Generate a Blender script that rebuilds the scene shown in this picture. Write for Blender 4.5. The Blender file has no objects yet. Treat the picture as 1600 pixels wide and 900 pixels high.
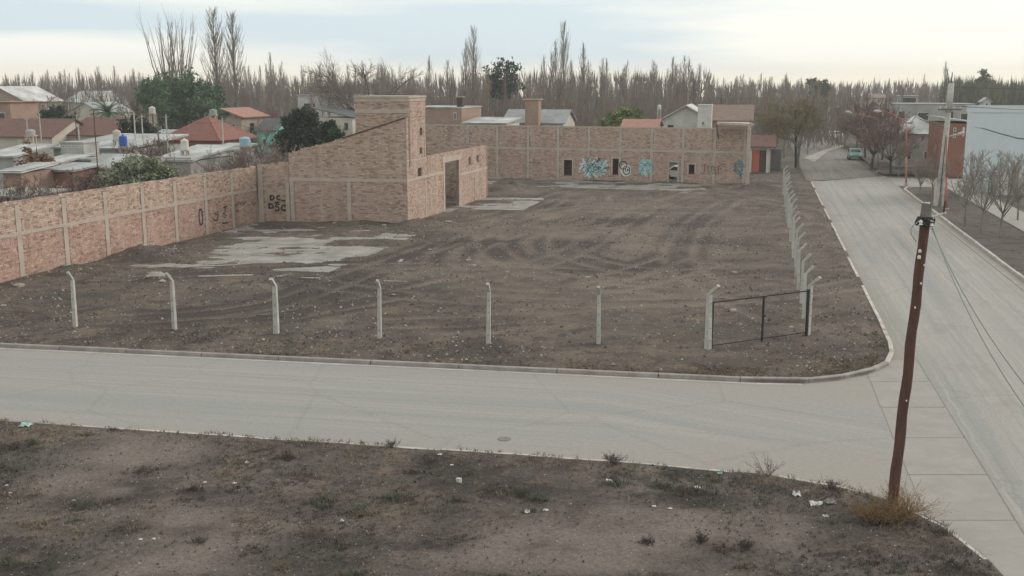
import bpy, math, random
import numpy as np
from mathutils import Vector, Matrix, noise as mnoise

random.seed(7)
R = math.radians
scene = bpy.context.scene
col = scene.collection

# ------------------------------------------------------------------ camera
F_PX, CAM_H = 1650.0, 10.0
PITCH = math.atan(316.0 / F_PX)
CP, SP = math.cos(PITCH), math.sin(PITCH)
cam_data = bpy.data.cameras.new('camera')
cam_data.lens = 36.0 * F_PX / 1600.0
cam_data.sensor_width = 36.0
cam_data.clip_end = 6000.0
cam = bpy.data.objects.new('camera', cam_data)
cam.location = (0, 0, CAM_H)
cam.rotation_euler = (math.pi / 2 - PITCH, 0, 0)
col.objects.link(cam)
scene.camera = cam

# ------------------------------------------------------------------ world, sun, exposure
SKY_LOC = (-2.6395, -3.9683, -1.0394)
SUN_AZ, SUN_EL = R(62), R(24)          # azimuth clockwise from the view direction
world = bpy.data.worlds.new('World')
scene.world = world
world.use_nodes = True
wn, wl = world.node_tree.nodes, world.node_tree.links
wn.clear()
w_out = wn.new('ShaderNodeOutputWorld')
w_bg = wn.new('ShaderNodeBackground'); w_bg.inputs['Strength'].default_value = 0.1
sky = wn.new('ShaderNodeTexSky'); sky.sky_type = 'NISHITA'; sky.sun_disc = False
sky.sun_elevation = SUN_EL; sky.sun_rotation = SUN_AZ
sky.air_density = 1.0; sky.dust_density = 2.0
tc = wn.new('ShaderNodeTexCoord')
def w_noise(scale, sc, loc, detail, rough):
    mp = wn.new('ShaderNodeMapping'); mp.inputs['Scale'].default_value = sc; mp.inputs['Location'].default_value = loc
    wl.new(tc.outputs['Generated'], mp.inputs['Vector'])
    t = wn.new('ShaderNodeTexNoise'); t.inputs['Scale'].default_value = scale
    t.inputs['Detail'].default_value = detail; t.inputs['Roughness'].default_value = rough
    wl.new(mp.outputs['Vector'], t.inputs['Vector']); return t.outputs['Fac']
# layered winter cloud: cream stratus with blue-grey banks, over the whole dome
bank = w_noise(1.0, (1.7, 1.7, 16.0), SKY_LOC, 5.0, 0.5)
ramp = wn.new('ShaderNodeValToRGB')
ramp.color_ramp.elements[0].position = 0.46; ramp.color_ramp.elements[0].color = (9.1, 9.1, 8.45, 1)
ramp.color_ramp.elements[1].position = 0.62; ramp.color_ramp.elements[1].color = (6.1, 7.1, 7.6, 1)
wl.new(bank, ramp.inputs['Fac'])
# evening glow close to the horizon, all round
sep = wn.new('ShaderNodeSeparateXYZ'); wl.new(tc.outputs['Generated'], sep.inputs[0])
glow = wn.new('ShaderNodeMapRange'); glow.inputs['From Min'].default_value = 0.0; glow.inputs['From Max'].default_value = 0.030
glow.inputs['To Min'].default_value = 0.9; glow.inputs['To Max'].default_value = 0.0; glow.interpolation_type = 'SMOOTHSTEP'
wl.new(sep.outputs['Z'], glow.inputs['Value'])
mixg = wn.new('ShaderNodeMix'); mixg.data_type = 'RGBA'; wl.new(glow.outputs['Result'], mixg.inputs['Factor'])
wl.new(ramp.outputs['Color'], mixg.inputs[6]); mixg.inputs[7].default_value = (9.5, 8.75, 7.0, 1)
mixw = wn.new('ShaderNodeMix'); mixw.data_type = 'RGBA'; mixw.inputs['Factor'].default_value = 0.90
wl.new(sky.outputs['Color'], mixw.inputs[6]); wl.new(mixg.outputs[2], mixw.inputs[7])
wl.new(mixw.outputs[2], w_bg.inputs['Color'])
wl.new(w_bg.outputs['Background'], w_out.inputs['Surface'])

sun_data = bpy.data.lights.new('sun', 'SUN')
sun_data.energy = 1.45; sun_data.angle = R(25); sun_data.color = (1.0, 0.94, 0.88)
sun = bpy.data.objects.new('sun', sun_data)
sd = Vector((math.sin(SUN_AZ) * math.cos(SUN_EL), math.cos(SUN_AZ) * math.cos(SUN_EL), math.sin(SUN_EL)))
sun.rotation_euler = (-sd).to_track_quat('-Z', 'Y').to_euler()
sun.location = (60, 30, 60)
col.objects.link(sun)
scene.view_settings.view_transform = 'Standard'
scene.view_settings.look = 'None'
scene.view_settings.exposure = 0.28
scene.view_settings.gamma = 1.0
scene.view_settings.use_curve_mapping = False
scene.cycles.max_bounces = 6
scene.cycles.diffuse_bounces = 2
scene.cycles.volume_bounces = 0

# ------------------------------------------------------------------ survey helpers (photo pixel -> place)
def ray(x, y):
    u = (x - 800) / F_PX; v = (450 - y) / F_PX
    return u, CP + v * SP, -SP + v * CP
def G(x, y, z=0.0):
    a, b, c = ray(x, y); t = (z - CAM_H) / c
    return Vector((a * t, b * t, z))
def D(x, y, d):
    a, b, c = ray(x, y); t = d / b
    return Vector((a * t, d, CAM_H + c * t))

# ------------------------------------------------------------------ materials
MATS = {}
def mat(name, c1, c2=None, scale=3.0, rough=0.9, bump=0.0, bscale=None, island=0.0, spec=0.3, detail=5.0, metallic=0.0, c3=None, stretch=None, objrand=0.0):
    """noise-mottled surface; island = colour change from piece to piece"""
    m = bpy.data.materials.new(name); m.use_nodes = True
    n, l = m.node_tree.nodes, m.node_tree.links
    b = n['Principled BSDF']
    b.inputs['Roughness'].default_value = rough
    b.inputs['Specular IOR Level'].default_value = spec
    b.inputs['Metallic'].default_value = metallic
    c2 = c2 or tuple(x * 0.75 for x in c1)
    g = n.new('ShaderNodeNewGeometry')
    vec = g.outputs['Position']
    if stretch:
        mm = n.new('ShaderNodeMapping'); mm.inputs['Scale'].default_value = stretch
        l.new(vec, mm.inputs['Vector']); vec = mm.outputs['Vector']
    t = n.new('ShaderNodeTexNoise'); t.inputs['Scale'].default_value = scale; t.inputs['Detail'].default_value = detail
    t.inputs['Roughness'].default_value = 0.65
    l.new(vec, t.inputs['Vector'])
    r = n.new('ShaderNodeValToRGB')
    r.color_ramp.elements[0].position = 0.34; r.color_ramp.elements[0].color = (*c2, 1)
    r.color_ramp.elements[1].position = 0.66; r.color_ramp.elements[1].color = (*c1, 1)
    if c3:
        e = r.color_ramp.elements.new(0.8); e.color = (*c3, 1)
    l.new(t.outputs['Fac'], r.inputs['Fac'])
    out = r.outputs['Color']
    if island or objrand:
        hsv = n.new('ShaderNodeHueSaturation')
        mr = n.new('ShaderNodeMapRange')
        amt = island or objrand
        mr.inputs['To Min'].default_value = 1 - amt; mr.inputs['To Max'].default_value = 1 + amt
        if island:
            l.new(g.outputs['Random Per Island'], mr.inputs['Value'])
        else:
            oi = n.new('ShaderNodeObjectInfo'); l.new(oi.outputs['Random'], mr.inputs['Value'])
        l.new(mr.outputs['Result'], hsv.inputs['Value'])
        l.new(out, hsv.inputs['Color']); out = hsv.outputs['Color']
    l.new(out, b.inputs['Base Color'])
    if bump:
        t2 = n.new('ShaderNodeTexNoise'); t2.inputs['Scale'].default_value = bscale or scale * 6
        t2.inputs['Detail'].default_value = 6
        l.new(g.outputs['Position'], t2.inputs['Vector'])
        bp = n.new('ShaderNodeBump'); bp.inputs['Strength'].default_value = bump; bp.inputs['Distance'].default_value = 0.05
        l.new(t2.outputs['Fac'], bp.inputs['Height']); l.new(bp.outputs['Normal'], b.inputs['Normal'])
    MATS[name] = m
    return m

def mat_brick(name, cols, stain=(0.30, 0.25, 0.20)):
    """single bricks: tone changes from brick to brick, soft staining over the wall"""
    m = bpy.data.materials.new(name); m.use_nodes = True
    n, l = m.node_tree.nodes, m.node_tree.links
    b = n['Principled BSDF']; b.inputs['Roughness'].default_value = 0.95; b.inputs['Specular IOR Level'].default_value = 0.15
    g = n.new('ShaderNodeNewGeometry')
    r = n.new('ShaderNodeValToRGB')
    es = r.color_ramp.elements
    while len(es) < len(cols): es.new(0.5)
    for i, c in enumerate(cols):
        es[i].position = i / (len(cols) - 1); es[i].color = (*c, 1)
    l.new(g.outputs['Random Per Island'], r.inputs['Fac'])
    t = n.new('ShaderNodeTexNoise'); t.inputs['Scale'].default_value = 0.45; t.inputs['Detail'].default_value = 6
    t.inputs['Roughness'].default_value = 0.7
    l.new(g.outputs['Position'], t.inputs['Vector'])
    mr = n.new('ShaderNodeMapRange'); mr.inputs['From Min'].default_value = 0.45; mr.inputs['From Max'].default_value = 0.75
    mr.inputs['To Max'].default_value = 0.65
    l.new(t.outputs['Fac'], mr.inputs['Value'])
    mx = n.new('ShaderNodeMix'); mx.data_type = 'RGBA'
    l.new(mr.outputs['Result'], mx.inputs['Factor']); l.new(r.outputs['Color'], mx.inputs[6]); mx.inputs[7].default_value = (*stain, 1)
    mm = n.new('ShaderNodeMapping'); mm.inputs['Scale'].default_value = (1.3, 1.3, 0.16); l.new(g.outputs['Position'], mm.inputs['Vector'])
    t2 = n.new('ShaderNodeTexNoise'); t2.inputs['Scale'].default_value = 1.0; t2.inputs['Detail'].default_value = 7; t2.inputs['Roughness'].default_value = 0.7; l.new(mm.outputs[0], t2.inputs['Vector'])
    def streak(lo, hi, amt, colr, src):
        q = n.new('ShaderNodeMapRange'); q.inputs['From Min'].default_value = lo; q.inputs['From Max'].default_value = hi; q.inputs['To Max'].default_value = amt
        l.new(t2.outputs['Fac'], q.inputs['Value']); x = n.new('ShaderNodeMix'); x.data_type = 'RGBA'; l.new(q.outputs['Result'], x.inputs['Factor']); l.new(src, x.inputs[6]); x.inputs[7].default_value = (*colr, 1); return x.outputs[2]
    o2 = streak(0.54, 0.68, 0.6, tuple(min(0.6, c * 1.3) for c in stain), mx.outputs[2])
    o2 = streak(0.45, 0.33, 0.55, tuple(c * 0.55 for c in stain), o2)
    l.new(o2, b.inputs['Base Color'])
    MATS[name] = m

def mat_bricktex(name, c1, c2, mortar, scale=1.0):
    """brickwork too far away to tell the bricks apart"""
    m = bpy.data.materials.new(name); m.use_nodes = True
    n, l = m.node_tree.nodes, m.node_tree.links
    b = n['Principled BSDF']; b.inputs['Roughness'].default_value = 0.95; b.inputs['Specular IOR Level'].default_value = 0.15
    g = n.new('ShaderNodeNewGeometry')
    sx = n.new('ShaderNodeSeparateXYZ'); l.new(g.outputs['Position'], sx.inputs[0])
    ad = n.new('ShaderNodeMath'); ad.operation = 'ADD'; l.new(sx.outputs['X'], ad.inputs[0]); l.new(sx.outputs['Y'], ad.inputs[1])
    cx = n.new('ShaderNodeCombineXYZ'); l.new(ad.outputs[0], cx.inputs['X']); l.new(sx.outputs['Z'], cx.inputs['Y'])
    t = n.new('ShaderNodeTexBrick'); t.inputs['Scale'].default_value = scale
    t.inputs['Brick Width'].default_value = 0.29; t.inputs['Row Height'].default_value = 0.095; t.inputs['Mortar Size'].default_value = 0.012
    t.inputs['Color1'].default_value = (*c1, 1); t.inputs['Color2'].default_value = (*c2, 1); t.inputs['Mortar'].default_value = (*mortar, 1)
    l.new(cx.outputs[0], t.inputs['Vector'])
    nz = n.new('ShaderNodeTexNoise'); nz.inputs['Scale'].default_value = 0.8; l.new(g.outputs['Position'], nz.inputs['Vector'])
    mr = n.new('ShaderNodeMapRange'); mr.inputs['To Min'].default_value = 0.75; mr.inputs['To Max'].default_value = 1.2
    l.new(nz.outputs['Fac'], mr.inputs['Value'])
    hs = n.new('ShaderNodeHueSaturation'); l.new(t.outputs['Color'], hs.inputs['Color']); l.new(mr.outputs['Result'], hs.inputs['Value'])
    l.new(hs.outputs['Color'], b.inputs['Base Color'])
    MATS[name] = m

def mat_dirt(name, dark, light, green, pebble, peb_scale=9.0, peb_amt=0.10, track=False, bump=0.9, rut_attr=True):
    m = bpy.data.materials.new(name); m.use_nodes = True
    n, l = m.node_tree.nodes, m.node_tree.links
    b = n['Principled BSDF']; b.inputs['Roughness'].default_value = 0.95; b.inputs['Specular IOR Level'].default_value = 0.15
    g = n.new('ShaderNodeNewGeometry'); pos = g.outputs['Position']
    def nz(scale, detail=6, rough=0.6):
        t = n.new('ShaderNodeTexNoise'); t.inputs['Scale'].default_value = scale; t.inputs['Detail'].default_value = detail
        t.inputs['Roughness'].default_value = rough; l.new(pos, t.inputs['Vector']); return t.outputs['Fac']
    def rng(v, a, bb, lo=0.0, hi=1.0):
        r = n.new('ShaderNodeMapRange'); r.inputs['From Min'].default_value = a; r.inputs['From Max'].default_value = bb
        r.inputs['To Min'].default_value = lo; r.inputs['To Max'].default_value = hi; l.new(v, r.inputs['Value']); return r.outputs['Result']
    def mix(fac, a, c):
        x = n.new('ShaderNodeMix'); x.data_type = 'RGBA'; l.new(fac, x.inputs['Factor'])
        for sock, v in ((x.inputs[6], a), (x.inputs[7], c)):
            if isinstance(v, tuple): sock.default_value = (*v, 1)
            else: l.new(v, sock)
        return x.outputs[2]
    c = mix(rng(nz(0.22, 7, 0.62), 0.36, 0.66), dark, light)
    c = mix(rng(nz(0.13, 6, 0.6), 0.53, 0.68, 0, 0.8), c, green)
    c = mix(rng(nz(0.5, 7, 0.7), 0.53, 0.64, 0, 0.7), c, tuple(x * y for x, y in zip(light, (1.22, 1.10, 0.95))))
    c = mix(rng(nz(0.8, 8, 0.72), 0.51, 0.60, 0, 0.75), c, tuple(x * 0.70 for x in dark))
    if track:
        at = n.new('ShaderNodeAttribute'); at.attribute_name = 'wear'
        c = mix(at.outputs['Fac'], c, tuple(x * 1.15 for x in light))
        at2 = n.new('ShaderNodeAttribute'); at2.attribute_name = 'damp'
        c = mix(at2.outputs['Fac'], c, tuple(x * 0.72 for x in dark))
    fine = rng(nz(11.0, 8, 0.78), 0.30, 0.72, 0.55, 1.45)
    hs = n.new('ShaderNodeHueSaturation'); l.new(c, hs.inputs['Color']); l.new(fine, hs.inputs['Value']); c = hs.outputs['Color']  # grain
    for k, (sc, am) in enumerate(((peb_scale, peb_amt), (peb_scale * 2.3, peb_amt * 0.9))):
        vo = n.new('ShaderNodeTexVoronoi'); vo.inputs['Scale'].default_value = sc; l.new(pos, vo.inputs['Vector'])
        spot = rng(vo.outputs['Distance'], 0.10, 0.20, 1, 0)
        sepc = n.new('ShaderNodeSeparateColor'); l.new(vo.outputs['Color'], sepc.inputs[0])
        pick = rng(sepc.outputs[0], 1 - am, 1 - am + 0.02)
        mu = n.new('ShaderNodeMath'); mu.operation = 'MULTIPLY'; l.new(spot, mu.inputs[0]); l.new(pick, mu.inputs[1])
        c = mix(mu.outputs[0], c, pebble)
    l.new(c, b.inputs['Base Color'])
    bp = n.new('ShaderNodeBump'); bp.inputs['Strength'].default_value = bump; bp.inputs['Distance'].default_value = 0.12
    l.new(nz(5.0, 9, 0.75), bp.inputs['Height']); l.new(bp.outputs['Normal'], b.inputs['Normal'])
    MATS[name] = m

def mat_road(name, base, dusty, streak, dirt, k=1.0):
    """worn concrete road; UV = metres along and across"""
    m = bpy.data.materials.new(name); m.use_nodes = True
    n, l = m.node_tree.nodes, m.node_tree.links
    b = n['Principled BSDF']; b.inputs['Roughness'].default_value = 0.85; b.inputs['Specular IOR Level'].default_value = 0.25
    uv = n.new('ShaderNodeUVMap')
    def nz(sx, sy, scale, detail=5):
        mm = n.new('ShaderNodeMapping'); mm.inputs['Scale'].default_value = (sx, sy, 1); l.new(uv.outputs[0], mm.inputs['Vector'])
        t = n.new('ShaderNodeTexNoise'); t.inputs['Scale'].default_value = scale; t.inputs['Detail'].default_value = detail
        t.inputs['Roughness'].default_value = 0.6; l.new(mm.outputs[0], t.inputs['Vector']); return t.outputs['Fac']
    def rng(v, a, bb, lo=0.0, hi=1.0):
        r = n.new('ShaderNodeMapRange'); r.inputs['From Min'].default_value = a; r.inputs['From Max'].default_value = bb
        r.inputs['To Min'].default_value = lo; r.inputs['To Max'].default_value = hi; l.new(v, r.inputs['Value']); return r.outputs['Result']
    def mix(fac, a, c):
        x = n.new('ShaderNodeMix'); x.data_type = 'RGBA'; l.new(fac, x.inputs['Factor'])
        for sock, v in ((x.inputs[6], a), (x.inputs[7], c)):
            if isinstance(v, tuple): sock.default_value = (*v, 1)
            else: l.new(v, sock)
        return x.outputs[2]
    c = mix(rng(nz(0.05, 0.9, 1.0, 4), 0.36, 0.66), base, dusty)
    c = mix(rng(nz(0.03, 2.6, 1.3, 5), 0.48, 0.66, 0, 0.85 * k), c, streak)
    c = mix(rng(nz(0.02, 1.9, 2.1, 6), 0.54, 0.68, 0, 0.7 * k), c, tuple(x * 1.12 for x in dusty))
    c = mix(rng(nz(0.35, 0.5, 1.0, 7), 0.56, 0.70, 0, 0.5), c, dirt)
    at = n.new('ShaderNodeAttribute'); at.attribute_name = 'wear'
    c = mix(at.outputs['Fac'], c, dirt)
    g = n.new('ShaderNodeNewGeometry')
    t = n.new('ShaderNodeTexNoise'); t.inputs['Scale'].default_value = 7; t.inputs['Detail'].default_value = 9; t.inputs['Roughness'].default_value = 0.8
    l.new(g.outputs['Position'], t.inputs['Vector'])
    vo = n.new('ShaderNodeTexVoronoi'); vo.feature = 'DISTANCE_TO_EDGE'; vo.inputs['Scale'].default_value = 0.16
    wob = n.new('ShaderNodeVectorMath'); wob.operation = 'MULTIPLY_ADD'; l.new(t.outputs['Color'], wob.inputs[0]); wob.inputs[1].default_value = (0.9, 0.9, 0.9); l.new(g.outputs['Position'], wob.inputs[2])
    l.new(wob.outputs[0], vo.inputs['Vector'])
    c = mix(rng(vo.outputs['Distance'], 0.0, 0.006, 0.35, 0.0), c, tuple(x * 0.45 for x in dirt))
    hs = n.new('ShaderNodeHueSaturation'); l.new(c, hs.inputs['Color']); l.new(rng(t.outputs['Fac'], 0.3, 0.7, 0.86, 1.10), hs.inputs['Value'])
    l.new(hs.outputs['Color'], b.inputs['Base Color'])
    bp = n.new('ShaderNodeBump'); bp.inputs['Strength'].default_value = 0.25; bp.inputs['Distance'].default_value = 0.02
    l.new(t.outputs['Fac'], bp.inputs['Height']); l.new(bp.outputs['Normal'], b.inputs['Normal'])
    MATS[name] = m

mat_dirt('lot_dirt', (0.092, 0.075, 0.064), (0.182, 0.146, 0.120), (0.090, 0.088, 0.070), (0.50, 0.47, 0.43), 5.0, 0.12, track=True)
mat_dirt('near_dirt', (0.077, 0.065, 0.057), (0.182, 0.149, 0.129), (0.076, 0.078, 0.064), (0.44, 0.41, 0.38), 7.0, 0.09, track=True)
mat_dirt('verge_dirt', (0.095, 0.080, 0.071), (0.150, 0.126, 0.108), (0.092, 0.086, 0.068), (0.38, 0.35, 0.32), 6.0, 0.06)
mat_dirt('town_ground', (0.10, 0.086, 0.07), (0.17, 0.145, 0.12), (0.08, 0.08, 0.06), (0.25, 0.23, 0.2), 3.0, 0.05)
mat_road('road_front', (0.276, 0.275, 0.257), (0.326, 0.302, 0.272), (0.246, 0.246, 0.230), (0.308, 0.279, 0.247), 0.6)
mat_road('road_side', (0.282, 0.277, 0.258), (0.358, 0.322, 0.284), (0.246, 0.245, 0.230), (0.265, 0.228, 0.192))
mat_road('road_dirt', (0.175, 0.158, 0.142), (0.25, 0.218, 0.188), (0.14, 0.126, 0.112), (0.16, 0.135, 0.115))
mat('panel_concrete', (0.332, 0.306, 0.276), (0.285, 0.260, 0.232), 1.2, bump=0.2, bscale=20)
mat('slab_concrete', (0.345, 0.322, 0.288), (0.20, 0.186, 0.165), 0.7, bump=0.4, bscale=9)
mat('kerb_concrete', (0.36, 0.325, 0.295), (0.23, 0.203, 0.18), 1.6, bump=0.4, bscale=14)
mat('kerb_pale', (0.56, 0.52, 0.47), (0.34, 0.305, 0.265), 1.6, bump=0.4, bscale=14)
mat('gutter_pale', (0.60, 0.57, 0.52), (0.42, 0.39, 0.35), 1.0)
mat('joint_dark', (0.235, 0.213, 0.19), (0.17, 0.153, 0.135), 4)
mat('post_concrete', (0.50, 0.48, 0.43), (0.36, 0.345, 0.31), 3.0, bump=0.2, objrand=0.1)
mat('wall_concrete', (0.50, 0.42, 0.35), (0.40, 0.33, 0.275), 1.4, bump=0.4, bscale=10)
mat('wall_concrete_pale', (0.475, 0.40, 0.335), (0.385, 0.315, 0.262), 1.4, bump=0.4, bscale=10)
mat('mortar', (0.33, 0.265, 0.215), (0.21, 0.165, 0.135), 2.0, bump=0.5, bscale=15)
mat_brick('brick_tan', [(0.25, 0.170, 0.135), (0.44, 0.315, 0.25), (0.52, 0.39, 0.31), (0.46, 0.315, 0.245), (0.60, 0.475, 0.385)], (0.48, 0.37, 0.30))
mat_brick('brick_red', [(0.26, 0.150, 0.12), (0.44, 0.28, 0.22), (0.48, 0.315, 0.25), (0.39, 0.24, 0.19), (0.54, 0.405, 0.33)], (0.48, 0.35, 0.29))
mat_brick('brick_pink', [(0.26, 0.170, 0.14), (0.45, 0.315, 0.255), (0.51, 0.365, 0.295), (0.42, 0.285, 0.23), (0.57, 0.445, 0.365)], (0.49, 0.375, 0.31))
mat_brick('brick_dark', [(0.17, 0.105, 0.08), (0.25, 0.16, 0.12), (0.28, 0.19, 0.14), (0.22, 0.14, 0.10)], (0.24, 0.18, 0.14))  # darker brick tones for the ruin's inner wall
mat_bricktex('far_brick', (0.38, 0.24, 0.18), (0.30, 0.19, 0.14), (0.33, 0.27, 0.22))
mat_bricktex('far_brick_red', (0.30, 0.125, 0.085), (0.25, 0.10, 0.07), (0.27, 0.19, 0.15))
mat_bricktex('far_brick_tan', (0.36, 0.28, 0.215), (0.30, 0.23, 0.175), (0.36, 0.32, 0.27))
mat('plaster_white', (0.62, 0.61, 0.57), (0.46, 0.45, 0.41), 0.7)
mat('plaster_cream', (0.56, 0.52, 0.44), (0.44, 0.40, 0.33), 0.7)
mat('plaster_grey', (0.42, 0.41, 0.38), (0.30, 0.29, 0.27), 0.7)
mat('plaster_blue', (0.62, 0.68, 0.69), (0.55, 0.62, 0.64), 0.5)
mat('plaster_teal', (0.22, 0.58, 0.52), (0.18, 0.48, 0.43), 0.7)
mat('plaster_orange', (0.52, 0.15, 0.09), (0.42, 0.12, 0.07), 1)
mat('tin_white', (0.55, 0.55, 0.53), (0.27, 0.255, 0.235), 0.35, rough=0.55, objrand=0.16, stretch=(1, 1, 1))
mat('tin_grey', (0.36, 0.37, 0.36), (0.25, 0.25, 0.24), 0.6, rough=0.55, objrand=0.16)
mat('tin_dark', (0.10, 0.105, 0.105), (0.07, 0.075, 0.075), 0.6, rough=0.6)
mat('tile_brown', (0.20, 0.105, 0.085), (0.125, 0.072, 0.06), 1.6, stretch=(1, 1, 5), bump=0.5)
mat('tile_red', (0.27, 0.115, 0.09), (0.17, 0.08, 0.066), 1.4, stretch=(1, 1, 5), bump=0.5)
mat('tile_orange', (0.40, 0.205, 0.15), (0.28, 0.15, 0.115), 1.4, stretch=(1, 1, 5), bump=0.5)
mat('glass_dark', (0.035, 0.04, 0.045), (0.02, 0.022, 0.025), 1, rough=0.15, spec=0.6)
mat('opening_dark', (0.10, 0.065, 0.05), (0.07, 0.045, 0.035), 2)
mat('timber_brown', (0.125, 0.062, 0.047), (0.072, 0.037, 0.030), 1.0, bump=0.7, bscale=5, stretch=(14, 14, 0.8), detail=7)
mat('timber_grey', (0.19, 0.175, 0.15), (0.12, 0.11, 0.095), 3, bump=0.5)
mat('black_metal', (0.035, 0.032, 0.03), (0.022, 0.02, 0.019), 5, rough=0.6)
mat('rust_metal', (0.12, 0.055, 0.035), (0.05, 0.03, 0.025), 5, rough=0.7)
mat('red_paint', (0.46, 0.15, 0.12), (0.36, 0.13, 0.10), 3, rough=0.6)
mat('pale_metal', (0.55, 0.52, 0.48), (0.42, 0.39, 0.36), 3, rough=0.5)
mat('cable_black', (0.05, 0.055, 0.05), (0.04, 0.045, 0.04), 5, rough=0.6)
mat('cable_green', (0.17, 0.20, 0.18), (0.14, 0.17, 0.15), 5, rough=0.6)
mat('ceramic_white', (0.72, 0.70, 0.66), (0.6, 0.58, 0.55), 5, rough=0.3)
mat('litter_white', (0.68, 0.67, 0.63), (0.48, 0.46, 0.42), 6, rough=0.7)
mat('litter_teal', (0.30, 0.46, 0.40), (0.38, 0.50, 0.44), 6, rough=0.5)
mat('rubble', (0.36, 0.325, 0.28), (0.21, 0.185, 0.16), 4, bump=0.5, island=0.35)
mat('gravel', (0.34, 0.315, 0.285), (0.20, 0.18, 0.16), 6, island=0.6)
mat('soil_clod', (0.095, 0.08, 0.069), (0.066, 0.056, 0.049), 4, bump=0.5, island=0.3)
mat('weed_dry', (0.25, 0.195, 0.135), (0.15, 0.115, 0.082), 1.3, island=0.4)
mat('weed_green', (0.115, 0.118, 0.080), (0.072, 0.076, 0.056), 1.3, island=0.4)
mat('weed_dark', (0.115, 0.086, 0.070), (0.066, 0.052, 0.044), 1.3, island=0.4)
mat('bush_gold', (0.31, 0.205, 0.105), (0.19, 0.125, 0.07), 2.5, island=0.4)
mat('bark_grey', (0.25, 0.22, 0.185), (0.14, 0.12, 0.10), 1.2)
mat('bark_pale', (0.46, 0.40, 0.335), (0.28, 0.24, 0.20), 0.6)
mat('bark_dark', (0.095, 0.078, 0.066), (0.06, 0.05, 0.042), 1.2)
mat('twig_brown', (0.22, 0.178, 0.145), (0.145, 0.118, 0.097), 0.4, objrand=0.22)
mat('twig_grey', (0.29, 0.243, 0.20), (0.20, 0.168, 0.14), 0.4, objrand=0.2)
mat('twig_purple', (0.21, 0.138, 0.122), (0.14, 0.095, 0.085), 0.4, objrand=0.2)
mat('twig_pale', (0.36, 0.325, 0.285), (0.25, 0.225, 0.195), 0.4, objrand=0.1)
mat('tile_tan', (0.28, 0.195, 0.155), (0.19, 0.135, 0.11), 1.4, stretch=(1, 1, 5), bump=0.5)
mat('twig_shade', (0.255, 0.205, 0.165), (0.155, 0.125, 0.102), 0.25)
mat('twig_ochre', (0.23, 0.19, 0.10), (0.16, 0.13, 0.075), 0.4, objrand=0.2)
mat('leaf_green', (0.10, 0.165, 0.080), (0.045, 0.092, 0.050), 0.7, island=0.35)
mat('leaf_dark', (0.042, 0.075, 0.040), (0.020, 0.040, 0.024), 0.7, island=0.4)
mat('leaf_olive', (0.29, 0.30, 0.20), (0.17, 0.19, 0.125), 0.9, island=0.35)
mat('leaf_bright', (0.22, 0.27, 0.085), (0.12, 0.165, 0.06), 0.7, island=0.35)
mat('leaf_rust', (0.25, 0.14, 0.075), (0.14, 0.08, 0.05), 1.4, island=0.4)
mat('leaf_haze', (0.14, 0.145, 0.085), (0.085, 0.09, 0.06), 0.3, island=0.3)
mat('paint_black', (0.035, 0.03, 0.03), (0.06, 0.05, 0.045), 5)
mat('paint_faded', (0.17, 0.10, 0.085), (0.24, 0.15, 0.12), 3)
mat('paint_white', (0.64, 0.67, 0.64), (0.52, 0.55, 0.52), 5)
mat('paint_teal', (0.24, 0.47, 0.48), (0.33, 0.55, 0.56), 4)
mat('paint_blue', (0.09, 0.17, 0.24), (0.07, 0.11, 0.16), 4)
mat('paint_green', (0.10, 0.22, 0.21), (0.14, 0.27, 0.26), 4)
mat('tank_blue', (0.03, 0.12, 0.42), (0.025, 0.10, 0.36), 2, rough=0.5)
mat('tank_sky', (0.30, 0.48, 0.56), (0.26, 0.42, 0.50), 2, rough=0.6)
mat('car_green', (0.20, 0.38, 0.32), (0.17, 0.33, 0.28), 2, rough=0.3, spec=0.5)
mat('car_white', (0.75, 0.75, 0.74), (0.68, 0.68, 0.67), 2, rough=0.3, spec=0.5)
mat('tyre', (0.03, 0.03, 0.03), (0.02, 0.02, 0.02), 5)
mat('pale_ground', (0.46, 0.42, 0.37), (0.26, 0.23, 0.20), 0.6, bump=0.5, bscale=4)

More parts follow.
